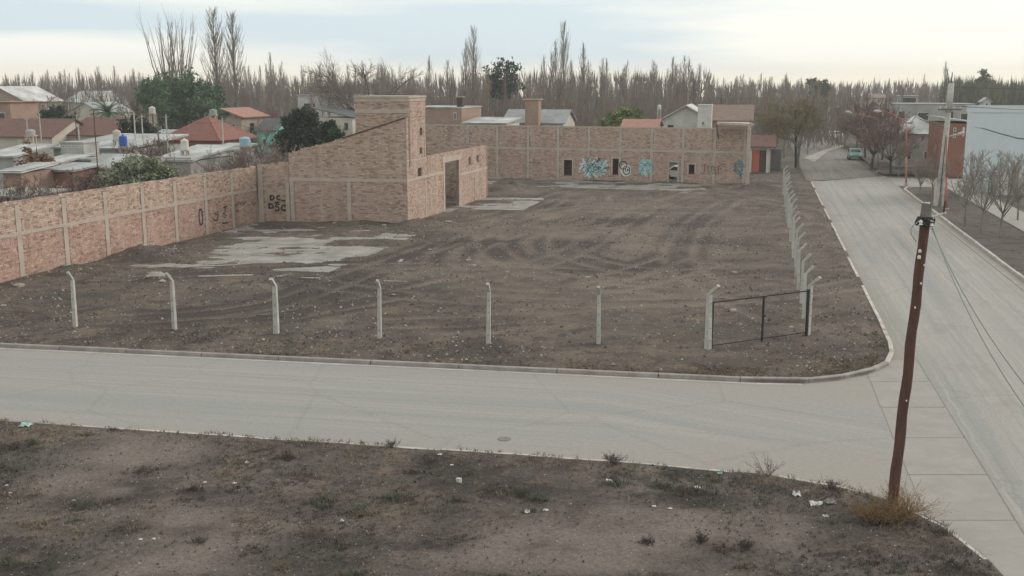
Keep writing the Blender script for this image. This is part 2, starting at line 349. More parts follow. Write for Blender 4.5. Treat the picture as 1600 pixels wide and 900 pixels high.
# ------------------------------------------------------------------ mesh helpers
WLOC = {}
class MB:
    def __init__(s): s.v = []; s.f = []
    def add(s, vs, fs):
        o = len(s.v); s.v.extend(tuple(x) for x in vs); s.f.extend(tuple(i + o for i in q) for q in fs)
    def hexa(s, p):                      # 4 bottom + 4 top corners, same winding
        s.add(p, [(3, 2, 1, 0), (4, 5, 6, 7), (0, 1, 5, 4), (1, 2, 6, 5), (2, 3, 7, 6), (3, 0, 4, 7)])
    def box(s, c, size, rz=0.0):
        x, y, z = (q / 2 for q in size); ca, sa = math.cos(rz), math.sin(rz)
        p = []
        for dz in (-z, z):
            for dx, dy in ((-x, -y), (x, -y), (x, y), (-x, y)):
                p.append((c[0] + dx * ca - dy * sa, c[1] + dx * sa + dy * ca, c[2] + dz))
        s.hexa(p)
    def tube(s, pts, rad, n=6, cap=True):
        pts = [Vector(p) for p in pts]
        rings = []
        for i, p in enumerate(pts):
            d = (pts[min(i + 1, len(pts) - 1)] - pts[max(i - 1, 0)]).normalized()
            a = d.orthogonal().normalized() if abs(d.z) > 0.98 else d.cross(Vector((0, 0, 1))).normalized()
            b = d.cross(a)
            r = rad[i] if isinstance(rad, (list, tuple)) else rad
            rings.append([p + (a * math.cos(2 * math.pi * k / n) + b * math.sin(2 * math.pi * k / n)) * r for k in range(n)])
        o = len(s.v)
        for rg in rings: s.v.extend(tuple(q) for q in rg)
        for i in range(len(rings) - 1):
            for k in range(n):
                s.f.append((o + i * n + k, o + i * n + (k + 1) % n, o + (i + 1) * n + (k + 1) % n, o + (i + 1) * n + k))
        if cap:
            s.f.append(tuple(o + k for k in reversed(range(n)))); e = o + (len(rings) - 1) * n
            s.f.append(tuple(e + k for k in range(n)))
    def lathe(s, c, prof, n=14):
        o = len(s.v)
        for r, z in prof:
            for k in range(n):
                a = 2 * math.pi * k / n; s.v.append((c[0] + r * math.cos(a), c[1] + r * math.sin(a), c[2] + z))
        for i in range(len(prof) - 1):
            for k in range(n):
                s.f.append((o + i * n + k, o + i * n + (k + 1) % n, o + (i + 1) * n + (k + 1) % n, o + (i + 1) * n + k))
        s.f.append(tuple(o + k for k in reversed(range(n)))); e = o + (len(prof) - 1) * n
        s.f.append(tuple(e + k for k in range(n)))
    def mesh(s, name, origin=(0, 0, 0)):
        me = bpy.data.meshes.new(name)
        ox, oy, oz = origin
        me.from_pydata([(x - ox, y - oy, z - oz) for x, y, z in s.v], [], s.f); me.update()
        return me
    def build(s, name, m, parent=None, smooth=False, kind=None, origin=None):
        org = WLOC[parent] if parent is not None else (origin or (0, 0, 0))
        me = s.mesh(name, org)
        me.materials.append(MATS[m] if isinstance(m, str) else m)
        if smooth:
            me.polygons.foreach_set('use_smooth', [True] * len(me.polygons))
        o = bpy.data.objects.new(name, me); col.objects.link(o)
        if parent is not None: o.parent = parent
        else: o.location = org
        WLOC[o] = tuple(org)
        if kind: o['kind'] = kind
        return o

def tag(o, label=None, cat=None, group=None, kind=None):
    if label: o['label'] = label
    if cat: o['category'] = cat
    if group: o['group'] = group
    if kind: o['kind'] = kind
    return o
def empty(name, loc, label=None, cat=None, group=None, kind=None):
    o = bpy.data.objects.new(name, None); o.location = loc; o.empty_display_size = 0.2
    col.objects.link(o); WLOC[o] = tuple(loc)
    return tag(o, label, cat, group, kind)
def copy_tree(o, loc, rz=0.0, sc=1.0, label=None, group=None):
    def cp(src, par):
        c = src.copy(); col.objects.link(c); c.parent = par
        for ch in src.children: cp(ch, c)
        return c
    c = cp(o, None)
    place(c, loc, rz, sc)
    if label: c['label'] = label
    if group: c['group'] = group
    return c
def place(c, loc, rz=0.0, sc=1.0):
    c.location = loc; c.rotation_euler = (0, 0, rz)
    c.scale = sc if isinstance(sc, (tuple, list)) else (sc, sc, sc)
    WLOC[c] = tuple(loc)

def fbm(x, y, s, o=4):
    return mnoise.fractal(Vector((x * s, y * s, 3.7)), 1.0, 2.0, o)

# ------------------------------------------------------------------ plan of the place (metres)
E1 = Vector((0.985, -0.173, 0)).normalized()      # along the front street, to the right
E2 = Vector((0.2297, 0.973, 0)).normalized()      # along the side street, away
YAW = math.atan2(-0.2297, 0.973)
def left_kerb_x(y): return 15.43 + 0.2342 * (y - 42.4)
def right_kerb_x(y): return 26.62 + 0.2363 * (y - 54.0)
far_kerb = [Vector((-60.0, 47.1, 0)), Vector((-19.92, 39.91, 0)), Vector((-4.66, 37.23, 0)), Vector((8.34, 34.95, 0)),
            Vector((9.9, 34.85, 0)), Vector((11.3, 35.25, 0)), Vector((12.7, 36.1, 0)), Vector((13.7, 37.2, 0)), Vector((14.45, 38.8, 0)),
            Vector((15.0, 40.6, 0)), Vector((left_kerb_x(43.5), 43.5, 0)), Vector((left_kerb_x(70), 70, 0)), Vector((left_kerb_x(112), 112, 0))]
near_kerb = [Vector((-45.0, 36.2, 0)), Vector((-15.49, 30.62, 0)), Vector((3.45, 27.03, 0)), Vector((6.67, 26.12, 0)), Vector((8.2, 25.35, 0)),
             Vector((9.3, 24.35, 0)), Vector((9.95, 23.0, 0)), Vector((10.2, 21.3, 0)), Vector((10.0, 16.0, 0))]
LOT_Z = 0.10

# ------------------------------------------------------------------ ground sheets
g = MB(); g.add([(-700, -60, -0.06), (700, -60, -0.06), (700, 1000, -0.06), (-700, 1000, -0.06)], [(0, 1, 2, 3)])
tag(g.build('ground', 'town_ground'), kind='structure')

def strip(name, m, fl, fr, ts, cols_n, z, wear, kind='structure', along0=0.0):
    """sheet between two edge lines fl(t), fr(t)"""
    mb = MB(); uvs = []; wr = []
    acc = along0; prev = None
    for t in ts:
        a, b = fl(t), fr(t)
        mid = (a + b) / 2
        if prev is not None: acc += (mid - prev).length
        prev = mid
        for k in range(cols_n + 1):
            q = k / cols_n; p = a.lerp(b, q)
            mb.v.append((p.x, p.y, z)); uvs.append((acc, q * (b - a).length)); wr.append(wear(t, q, p))
    c1 = cols_n + 1
    for i in range(len(ts) - 1):
        for k in range(cols_n):
            mb.f.append((i * c1 + k, i * c1 + k + 1, (i + 1) * c1 + k + 1, (i + 1) * c1 + k))
    o = mb.build(name, m)
    me = o.data
    # face up
    if me.polygons[0].normal.z < 0: me.flip_normals()
    ul = me.uv_layers.new(name='UVMap')
    for lp in me.loops: ul.data[lp.index].uv = uvs[lp.vertex_index]
    at = me.attributes.new('wear', 'FLOAT', 'POINT')
    at.data.foreach_set('value', wr)
    tag(o, kind=kind)
    return o
def polyat(poly, x):
    for a, b in zip(poly, poly[1:]):
        if a.x <= x <= b.x: return a.lerp(b, (x - a.x) / (b.x - a.x))
    return poly[-1].copy()
def edge_wear(w):
    def f(t, q, p):
        e = min(q, 1 - q)
        return max(0.0, min(0.85, (0.16 - e) / 0.16 * w + 0.35 * fbm(p.x, p.y, 0.35)))
    return f
def front_wear(t, q, p):
    e = min(p.y - (30.62 - 0.189 * (p.x + 15.49)), 39.91 - 0.1756 * (p.x + 19.92) - p.y)
    return max(0.0, min(0.95, (1.5 - e) / 1.5 * 0.75 + 0.4 * fbm(p.x, p.y, 0.3) + max(0.0, min(0.95, (p.x - 1.0) / 8.0))))
strip('front_street', 'road_front',
      lambda x: Vector((x, 29.4 - 0.189 * (x + 15.49) - max(0, x - 3) * 0.45, 0)),
      lambda x: Vector((x, 41.2 - 0.1756 * (x + 19.92) + max(0, x - 6) * 0.75, 0)),
      [-60 + 0.75 * i for i in range(99)], 30, 0.0, front_wear)
strip('side_street', 'road_side',
      lambda y: Vector((left_kerb_x(y) - 0.4, y - 6.0 * max(0, (y - 112) / 7.2) ** 1.5 + 0.25 * math.sin(y * 3.1), 0)), lambda y: Vector((right_kerb_x(y), y + 0.2 * math.sin(y * 2.3), 0)),
      [8 + 0.8 * i for i in range(140)], 22, 0.004, edge_wear(0.9))
strip('far_street', 'road_dirt',
      lambda y: Vector((left_kerb_x(y) - 0.5, y, 0)), lambda y: Vector((right_kerb_x(y) - 1.0, y, 0)),
      [111 + 2.5 * i for i in range(63)], 14, -0.006, edge_wear(0.8))
strip('cross_street', 'road_side',
      lambda t: Vector((right_kerb_x(106.5), 107.0, 0)) + Vector((0.973, -0.23, 0)) * t,
      lambda t: Vector((right_kerb_x(117.0), 117.5, 0)) + Vector((0.973, -0.23, 0)) * t,
      [-0.5 + 1.5 * i for i in range(42)], 12, -0.003, edge_wear(0.9))
# concrete drainage strip across the street mouth, cast in panels
gut = empty('drainage_strip', (13, 30, 0.0), kind='structure')
yy = 38.0; i = 0
while yy > 13:
    y2 = yy - 2.95
    xr = lambda y: 14.5 - 0.22 * (35.6 - y)
    mb = MB(); gp = 0.025
    b = [(xr(yy) - 2.05, yy - gp), (xr(yy) - gp, yy - gp), (xr(y2) - gp, y2 + gp), (xr(y2) - 2.05, y2 + gp)]
    z0, z1 = -0.05, 0.011 + 0.002 * (i % 2)
    mb.hexa([(x, y, z0) for x, y in reversed(b)] + [(x, y, z1) for x, y in reversed(b)])
    mb.build('concrete_panel', 'panel_concrete', gut)
    yy = y2; i += 1
mb = MB()
mb.add([(14.5 - 0.22 * (35.6 - 38.0) - 2.1, 38.0, 0.0075), (14.5 - 0.22 * (35.6 - 38.0) + 0.03, 38.0, 0.0075), (14.5 - 0.22 * (35.6 - 13.0) + 0.03, 13.0, 0.0075), (14.5 - 0.22 * (35.6 - 13.0) - 2.1, 13.0, 0.0075)], [(3, 2, 1, 0)])
mb.v = [(x + (0.12 if k in (0, 3) else 0), y, z) for k, (x, y, z) in enumerate(mb.v)]
mb.build('joint_bed', 'joint_dark', gut)

# ------------------------------------------------------------------ terrain sheets clipped to a plot outline
def terrain(name, m, poly, cell, hfun, wfun=None, yaw=0.0, dfun=None):
    P = np.array([(p[0], p[1]) for p in poly], float)
    ca, sa = math.cos(yaw), math.sin(yaw)
    Rm = np.array([[ca, sa], [-sa, ca]])           # world -> grid
    Q = P @ Rm.T
    lo, hi = Q.min(0) - cell, Q.max(0) + cell
    nx, ny = int((hi[0] - lo[0]) / cell) + 2, int((hi[1] - lo[1]) / cell) + 2
    gx, gy = np.meshgrid(lo[0] + np.arange(nx) * cell, lo[1] + np.arange(ny) * cell, indexing='ij')
    pts = np.stack([gx.ravel(), gy.ravel()], 1)
    inside = np.zeros(len(pts), bool); best = np.full(len(pts), 1e9); near = pts.copy()
    n = len(Q)
    for i in range(n):
        a, b = Q[i], Q[(i + 1) % n]
        cond = ((a[1] > pts[:, 1]) != (b[1] > pts[:, 1]))
        with np.errstate(divide='ignore', invalid='ignore'):
            xi = (b[0] - a[0]) * (pts[:, 1] - a[1]) / (b[1] - a[1] + 1e-12) + a[0]
        inside ^= cond & (pts[:, 0] < xi)
        ab = b - a; t = np.clip(((pts - a) @ ab) / (ab @ ab), 0, 1); c = a + t[:, None] * ab
        d = np.linalg.norm(pts - c, axis=1); k = d < best; best[k] = d[k]; near[k] = c[k]
    pts = np.where(inside[:, None], pts, near)
    ins = inside.reshape(nx, ny)
    keep = ins[:-1, :-1] | ins[1:, :-1] | ins[1:, 1:] | ins[:-1, 1:]
    idx = np.arange(nx * ny).reshape(nx, ny)
    quads = np.stack([idx[:-1, :-1], idx[1:, :-1], idx[1:, 1:], idx[:-1, 1:]], -1)[keep]
    used = np.unique(quads); remap = -np.ones(nx * ny, int); remap[used] = np.arange(len(used))
    W = pts[used] @ Rm                              # grid -> world
    edge = np.where(inside[used], best[used], 0.0)
    vs = []; wr = []; dm = []
    for (x, y), e in zip(W, edge):
        vs.append((x, y, hfun(x, y, e))); wr.append(wfun(x, y) if wfun else 0.0); dm.append(dfun(x, y) if dfun else 0.0)
    me = bpy.data.meshes.new(name)
    me.from_pydata(vs, [], remap[quads].tolist()); me.update()
    at = me.attributes.new('wear', 'FLOAT', 'POINT'); at.data.foreach_set('value', wr)
    at = me.attributes.new('damp', 'FLOAT', 'POINT'); at.data.foreach_set('value', dm)
    me.materials.append(MATS[m])
    me.polygons.foreach_set('use_smooth', [True] * len(me.polygons))
    o = bpy.data.objects.new(name, me); col.objects.link(o); tag(o, kind='structure')
    return o

# wheel tracks in the lot: polylines in metres, drawn through surveyed ground points
def gl(*pp): return [G(x, y, LOT_Z) for x, y in pp]
TRACKS = [gl((905, 300), (890, 320), (830, 343), (760, 362), (700, 390), (690, 420), (740, 440), (830, 452), (960, 450), (1080, 420)),
          gl((940, 305), (925, 325), (860, 348), (790, 368), (735, 392), (725, 412), (770, 430), (850, 438), (960, 432), (1060, 402)),
          gl((700, 380), (640, 400), (560, 430), (450, 470), (330, 490), (150, 500)),
          gl((720, 440), (650, 455), (520, 480), (400, 500), (260, 505)),
          gl((1090, 300), (1000, 330), (920, 380), (850, 410), (790, 415)),
          gl((1190, 470), (1100, 440), (1060, 400), (1090, 350), (1150, 310)),
          gl((1220, 500), (1140, 470), (1010, 470), (900, 480), (760, 500), (600, 505)),
          gl((680, 350), (740, 345), (800, 330), (860, 310), (900, 298))]
def smooth_line(pl, n=5):
    out = []
    for i in range(len(pl) - 1):
        p0, p1, p2, p3 = pl[max(i - 1, 0)], pl[i], pl[i + 1], pl[min(i + 2, len(pl) - 1)]
        for k in range(n):
            t = k / n
            out.append(0.5 * ((2 * p1) + (p2 - p0) * t + (2 * p0 - 5 * p1 + 4 * p2 - p3) * t * t + (3 * p1 - p0 - 3 * p2 + p3) * t ** 3))
    return out + [pl[-1]]
def ring(cx, cy, rx, ry, a0, a1, n=14):
    return [Vector((cx + rx * math.cos(R(a0 + (a1 - a0) * k / n)), cy + ry * math.sin(R(a0 + (a1 - a0) * k / n)), 0)) for k in range(n + 1)]
for k in range(2):
    TRACKS.append(ring(8.0 + 1.2 * k, 69 - 3 * k, 9.5 - 3.4 * k, 18 - 8 * k, 80 + 27 * k, 300 + 9 * k))
TRACKS += [ring(4, 58, 16, 10, 200, 330), ring(12, 84, 12, 16, -60, 70), ring(-6, 52, 14, 6, 20, 160)]
from mathutils.kdtree import KDTree
_tp = []
for T in TRACKS:
    sl = smooth_line(T, 8)
    for off in (-0.85, 0.85):
        for a, b in zip(sl, sl[1:]):
            d = (b - a); L = d.length
            if L < 1e-4: continue
            nn_ = Vector((-d.y, d.x, 0)) / L * off
            for q in range(int(L / 0.12) + 1): _tp.append(a + d * (q * 0.12 / max(L, 0.12)) + nn_)
KD = KDTree(len(_tp))
for q, p in enumerate(_tp): KD.insert((p.x, p.y, 0), q)
KD.balance()
def track_d(x, y): return KD.find((x, y, 0))[2]
SLABS = [(Vector((-14.4, 66.4, 0)), 6.8, 9.4), (Vector((-1.2, 90.6, 0)), 3.3, 5.2)]   # centre, half-width, half-depth
BACK0, BACK1 = Vector((-2.85, 116.6, 0)), Vector((23.9, 107.4, 0))
BDIR = (BACK1 - BACK0).normalized(); BN = Vector((BDIR.y, -BDIR.x, 0))
def slab_mask(x, y):
    m = 0.0
    for c, w, d in SLABS:
        dx = (x - c.x) * E1.x + (y - c.y) * E1.y; dy = (x - c.x) * E2.x + (y - c.y) * E2.y
        m = max(m, min(1.0, max(0.0, (1.15 - max(abs(dx) / w, abs(dy) / d)) * 4)))
    bx = (Vector((x, y, 0)) - BACK0); dn = bx.dot(BN)
    if bx.dot(BDIR) > 0: m = max(m, min(1.0, max(0.0, (9.5 - dn) * 0.35)))
    return m
SLAB_TOP = 0.115
def lot_h(x, y, e):
    base = 0.06 * fbm(x, y, 0.12, 4) + 0.045 * fbm(x, y, 0.55, 4) + 0.02 * fbm(x, y, 2.1, 2)
    td = track_d(x, y)
    base += (0.045 * math.exp(-((td - 0.45) / 0.18) ** 2) - 0.05 * math.exp(-(td / 0.28) ** 2)) * max(0.0, min(1.0, 0.5 + 1.6 * fbm(x, y, 0.08, 3)))
    z = LOT_Z + 0.03 + base
    s = slab_mask(x, y)
    if s > 0:
        ragged = 0.15 * fbm(x * 0.6, y * 1.5, 0.30, 5) + 0.05 * fbm(x, y, 1.1, 5) + 0.028
        z = z * (1 - s) + s * (SLAB_TOP - 0.032 + ragged + 0.3 * base)
    # heaps against the walls
    hp = 0.0
    for px, py, r, h in HEAPS:
        d2 = ((x - px) ** 2 + (y - py) ** 2) / (r * r)
        if d2 < 6: hp += h * math.exp(-d2)
    z += hp * (1 + 0.5 * fbm(x, y, 0.9, 3))
    k = min(1.0, e / 0.8)
    return z * k + (0.085) * (1 - k)
def lot_w(x, y):
    td = track_d(x, y)
    arena = math.exp(-(((x - 7) / 12) ** 2 + ((y - 72) / 22) ** 2))
    return max(0.0, min(1.0, 0.9 * math.exp(-(td / 0.3) ** 2) * max(0, 0.55 + 1.1 * fbm(x, y, 0.25, 3)) + 0.62 * arena * (0.8 + 0.8 * fbm(x, y, 0.3, 4))))
def lot_damp(x, y):
    td = track_d(x, y)
    return max(0.0, min(0.95, 0.8 * math.exp(-((td - 0.55) / 0.4) ** 2) * max(0, 0.35 + 1.7 * fbm(x + 30, y, 0.12, 3)) + 0.7 * max(0, fbm(x * 0.45, y, 0.35, 5) - 0.16)))
HEAPS = []
for px, py, r, h in ((0, 430, 3.0, 0.35), (60, 470, 2.0, 0.18), (205, 402, 1.8, 0.32), (240, 398, 2.2, 0.26), (120, 425, 1.5, 0.2), (470, 352, 1.2, 0.22), (560, 352, 1.6, 0.28),
                     (655, 352, 1.4, 0.35), (780, 302, 2.6, 0.7), (800, 297, 2.2, 0.6), (1200, 285, 3.2, 0.6), (1185, 297, 2.0, 0.5), (245, 440, 1.0, 0.12), (735, 318, 0.6, 0.1)):
    q = G(px, py, LOT_Z); HEAPS.append((q.x, q.y, r, h))
lot_poly = [(p.x, p.y) for p in far_kerb] + [(26.5, 116.5), (15, 121), (-22, 132), (-18.0, 79), (-26.5, 52.0), (-33.5, 27.0 + 15), (-60, 49)]
terrain('vacant_lot_ground', 'lot_dirt', lot_poly, 0.30, lot_h, lot_w, YAW, lot_damp)
# concrete floor remains showing through the dirt
floor = empty('concrete_floor', (-13, 68, 0.0), kind='structure')
for ci, (c, w, d) in enumerate(SLABS):
    nx, ny = (4, 4) if ci == 0 else (3, 3)
    for i in range(nx):
        for j in range(ny):
            a = c + E1 * (-w + 2 * w * i / nx + 0.03) + E2 * (-d + 2 * d * j / ny + 0.03)
            b = c + E1 * (-w + 2 * w * (i + 1) / nx - 0.03) + E2 * (-d + 2 * d * (j + 1) / ny - 0.03)
            p = [a, a + E1 * (b - a).dot(E1), b, a + E2 * (b - a).dot(E2)]
            p = [a, a + E1 * (2 * w / nx - 0.06), a + E1 * (2 * w / nx - 0.06) + E2 * (2 * d / ny - 0.06), a + E2 * (2 * d / ny - 0.06)]
            t = SLAB_TOP + random.uniform(-0.012, 0.012)
            mb = MB(); mb.hexa([(q.x, q.y, -0.05) for q in p] + [(q.x, q.y, t + random.uniform(-0.006, 0.006)) for q in p]); mb.build('floor_slab', 'slab_concrete', floor)
for i in range(7):
    a = BACK0 + BDIR * (i * 4.0 + 0.03) + BN * 8.6
    p = [a, a + BDIR * 3.94, a + BDIR * 3.94 - BN * 8.5, a - BN * 8.5]
    mb = MB(); mb.hexa([(q.x, q.y, -0.05) for q in p] + [(q.x, q.y, SLAB_TOP + random.uniform(-0.01, 0.01)) for q in p]); mb.build('floor_slab', 'slab_concrete', floor)

def near_h(x, y, e):
    z = 0.10 + 0.09 * fbm(x, y, 0.22, 4) + 0.05 * fbm(x, y, 0.9, 4) + 0.025 * fbm(x, y, 3.5, 3)
    k = min(1.0, e / 0.5)
    return z * k + 0.05 * (1 - k)
def near_w(x, y):
    # trodden bare soil; the pale strip at left paints in a window smudge
    a = math.exp(-(((x + 7.2) / 1.6) ** 2 + ((y - 21) / 2.4) ** 2)) * 1.1
    b = math.exp(-(((x - 3.2) / 3.8) ** 2 + ((y - 22.6) / 1.3) ** 2)) * 1.0 + math.exp(-(((x - 1.0) / 2.4) ** 2 + ((y - 21.2) / 0.9) ** 2)) * 1.0
    c = math.exp(-(((x + 10.2) / 2.0) ** 2 + ((y - 26.5) / 3.4) ** 2)) * 1.0
    return max(0.0, min(1.0, (a + b + c) * (1.0 + 1.0 * fbm(x, y, 0.7, 4))))
near_poly = [(p.x, p.y) for p in near_kerb] + [(9.5, 11), (-40, 11)]
terrain('waste_ground', 'near_dirt', near_poly, 0.2, near_h, near_w, 0.0, lambda x, y: max(0.0, min(0.9, 1.6 * (fbm(x, y * 1.6, 0.5, 5) - 0.12))))

# right-hand verge, pavement and plots
def verge_h(x, y, e): return 0.11 + 0.03 * fbm(x, y, 0.4, 3) * min(1, e)
RB = [Vector((right_kerb_x(12) + 0.15, 12, 0)), Vector((right_kerb_x(103.2) + 0.15, 103.2, 0))]
corner = [Vector((right_kerb_x(104.5) + 0.4, 104.6, 0)), Vector((right_kerb_x(105.2) + 1.3, 105.3, 0)), Vector((right_kerb_x(105) + 2.6, 105.0, 0))]
right_kerb = RB + corner + [corner[-1] + Vector((0.973, -0.23, 0)) * 40]
vp = [(p.x, p.y) for p in RB + corner]
inner = [(p.x, p.y) for p in (corner[-1] + Vector((0.973, -0.23, 0)) * 1.4, Vector((right_kerb_x(12) + 4.3, 11, 0)))]
terrain('street_verge', 'verge_dirt', vp + inner, 0.5, verge_h, None, YAW)
walk = empty('pavement', (37, 80, 0.0), kind='structure')
y = 11.0
while y < 103.5:
    y2 = y + 2.4
    mb = MB()
    p = [(right_kerb_x(y) + 4.34, y), (right_kerb_x(y) + 6.9, y - 0.6), (right_kerb_x(y2 - 0.03) + 6.9, y2 - 0.63), (right_kerb_x(y2 - 0.03) + 4.34, y2 - 0.03)]
    mb.hexa([(a, b, -0.05) for a, b in p] + [(a, b, 0.15 + random.uniform(-0.006, 0.006)) for a, b in p])
    if y > 55: mb.build('paving_slab', 'panel_concrete', walk)
    y = y2
mb = MB()
pp = [(right_kerb_x(50) + 6.95, 50), (right_kerb_x(50) + 40, 42), (right_kerb_x(104) + 40, 95), (right_kerb_x(103.5) + 6.95, 103.0)]
mb.add([(a, b, 0.10) for a, b in pp], [(0, 1, 2, 3)]); tag(mb.build('front_yards', 'verge_dirt'), kind='structure')
far_plot = [(right_kerb_x(120) + 0.0, 120.5), (right_kerb_x(120) + 45, 110), (right_kerb_x(150) + 45, 140), (right_kerb_x(190), 190)]
terrain('far_verge', 'verge_dirt', far_plot, 1.2, lambda x, y, e: 0.1 + 0.05 * fbm(x, y, 0.2), None, YAW)
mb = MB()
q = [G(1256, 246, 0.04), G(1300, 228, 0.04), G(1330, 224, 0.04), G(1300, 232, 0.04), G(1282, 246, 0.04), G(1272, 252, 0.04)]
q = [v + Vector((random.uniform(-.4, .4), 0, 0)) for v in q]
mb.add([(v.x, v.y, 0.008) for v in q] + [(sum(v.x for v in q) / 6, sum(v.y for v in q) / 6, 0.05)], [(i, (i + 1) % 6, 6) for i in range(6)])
o = tag(mb.build('pale_patch', 'pale_ground'), kind='structure')  # low pale sheet laid on the far street
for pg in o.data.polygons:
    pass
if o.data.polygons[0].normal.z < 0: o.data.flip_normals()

# ------------------------------------------------------------------ kerbs, cast stone by stone
def kerb(name, path, m, w, top, seg=3.0, side=1, gap=0.03, jitter=0.0, skip=None, ymax=999):
    root = empty(name, (path[0].x, path[0].y, 0), kind='structure')
    # resample
    pts = [path[0]]; 
    dense = []
    for a, b in zip(path, path[1:]):
        n = max(1, int((b - a).length / 0.25))
        for k in range(n): dense.append(a.lerp(b, k / n))
    dense.append(path[-1])
    acc = 0.0; cur = [dense[0]]; L = seg
    idx = 0
    for a, b in zip(dense, dense[1:]):
        acc += (b - a).length; cur.append(b)
        turn = acc >= L or (len(cur) > 2 and (cur[-1] - cur[-2]).angle(cur[1] - cur[0]) > 0.16)
        if turn or b is dense[-1]:
            p0, p1 = cur[0], cur[-1]; d = (p1 - p0)
            if d.length > 0.2:
                dn = d.normalized(); nn = Vector((-dn.y, dn.x, 0)) * side
                p0 = p0 + dn * gap / 2; p1 = p1 - dn * gap / 2
                t = top + random.uniform(-jitter, jitter); sh = nn * random.uniform(-jitter, jitter) * 0.6
                if not (skip and skip(idx, p0)):
                    mb = MB(); ch = 0.025
                    # chamfered section
                    A = [(0, -0.08), (w, -0.08), (w, t), (ch, t + random.uniform(-jitter, jitter) * 0.3), (0, t - ch)]
                    vs = [(q.x + nn.x * a + sh.x, q.y + nn.y * a + sh.y, z) for q in (p0, p1) for a, z in A]
                    fs = [(0, 1, 2, 3, 4), (9, 8, 7, 6, 5)] + [(k, k + 5, (k + 1) % 5 + 5, (k + 1) % 5) for k in range(5)]
                    mb.add(vs, fs); mb.build('kerb_stone', m, root)
                idx += 1
            cur = [b]; acc = 0.0; L = seg * random.uniform(0.85, 1.15)
    return root
vis = [p for p in far_kerb]
vis[0] = Vector((-27, 41.16, 0))
kerb('front_kerb', vis[:8], 'kerb_concrete', 0.17, 0.15, 3.2, side=1, jitter=0.006)
kerb('corner_kerb', vis[7:11], 'kerb_pale', 0.16, 0.14, 1.6, side=1, jitter=0.012)
kerb('side_kerb', vis[10:], 'kerb_pale', 0.15, 0.13, 2.2, side=1, jitter=0.022, skip=lambda i, p: (i * 7919) % 11 in (3, 7) and i > 3)
nk = [Vector((-19, 31.28, 0))] + near_kerb[1:]
kerb('near_kerb', nk, 'kerb_pale', 0.13, 0.075, 2.8, side=-1, jitter=0.016, skip=lambda i, p: (i * 7919) % 13 in (2, 5))
rk = [Vector((right_kerb_x(30), 30, 0))] + [v - Vector((0.15, 0, 0)) for v in right_kerb[1:2]] + right_kerb[2:5]
kerb('right_kerb', rk, 'kerb_pale', 0.16, 0.15, 2.6, side=-1, jitter=0.012)
mb = MB()
for a, b in zip(vis[:4], vis[1:5]):
    d = (b - a).normalized(); nn = Vector((d.y, -d.x, 0))
    p = [a + nn * 0.02, a + nn * 0.2, b + nn * 0.2, b + nn * 0.02]
    mb.add([(q.x, q.y, 0.006) for q in p], [(0, 1, 2, 3)])
tag(mb.build('gutter_strip', 'gutter_pale'), kind='structure')
mb = MB()
a, b = rk[0] - Vector((0.62, 0, 0)), rk[1] - Vector((0.62, 0, 0))
for k in range(40):
    p, q = a.lerp(b, k / 40), a.lerp(b, (k + 0.985) / 40)
    mb.hexa([(p.x, p.y, -0.03), (p.x + 0.2, p.y, -0.03), (q.x + 0.2, q.y, -0.03), (q.x, q.y, -0.03), (p.x, p.y, 0.025), (p.x + 0.2, p.y, 0.025), (q.x + 0.2, q.y, 0.025), (q.x, q.y, 0.025)])
tag(mb.build('gutter_edging', 'kerb_concrete'), kind='structure')

# ------------------------------------------------------------------ brick walls
class Wall:
    def __init__(s, P0, P1):
        s.p = Vector((P0[0], P0[1], 0)); e = Vector((P1[0], P1[1], 0))
        s.L = (e - s.p).length; s.d = (e - s.p).normalized(); s.n = Vector((s.d.y, -s.d.x, 0))
    def uv(s, x, y):
        a, b, c = ray(x, y)
        den = a * s.n.x + b * s.n.y
        t = (s.p.x * s.n.x + s.p.y * s.n.y) / den
        q = Vector((a * t, b * t, 0)); return (q - s.p).dot(s.d), CAM_H + c * t
    def at(s, u, v, n=0.0):
        q = s.p + s.d * u + s.n * n; return (q.x, q.y, v)
    def block(s, mb, u0, u1, v0, va, vb, n0, n1):
        mb.hexa([s.at(u0, v0, n0), s.at(u1, v0, n0), s.at(u1, v0, n1), s.at(u0, v0, n1), s.at(u0, va, n0), s.at(u1, vb, n0), s.at(u1, vb, n1), s.at(u0, va, n1)])
    def block_r(s, mb, u0, u1, v0, va, vb, n0, n1):   # faces outward
        mb.hexa([s.at(u0, v0, n1), s.at(u1, v0, n1), s.at(u1, v0, n0), s.at(u0, v0, n0), s.at(u0, va, n1), s.at(u1, vb, n1), s.at(u1, vb, n0), s.at(u0, va, n0)])

def prof_at(prof, u):
    for (a, va), (b, vb) in zip(prof, prof[1:]):
        if a <= u <= b: return va + (vb - va) * (u - a) / max(b - a, 1e-6)
    return prof[0][1] if u < prof[0][0] else prof[-1][1]

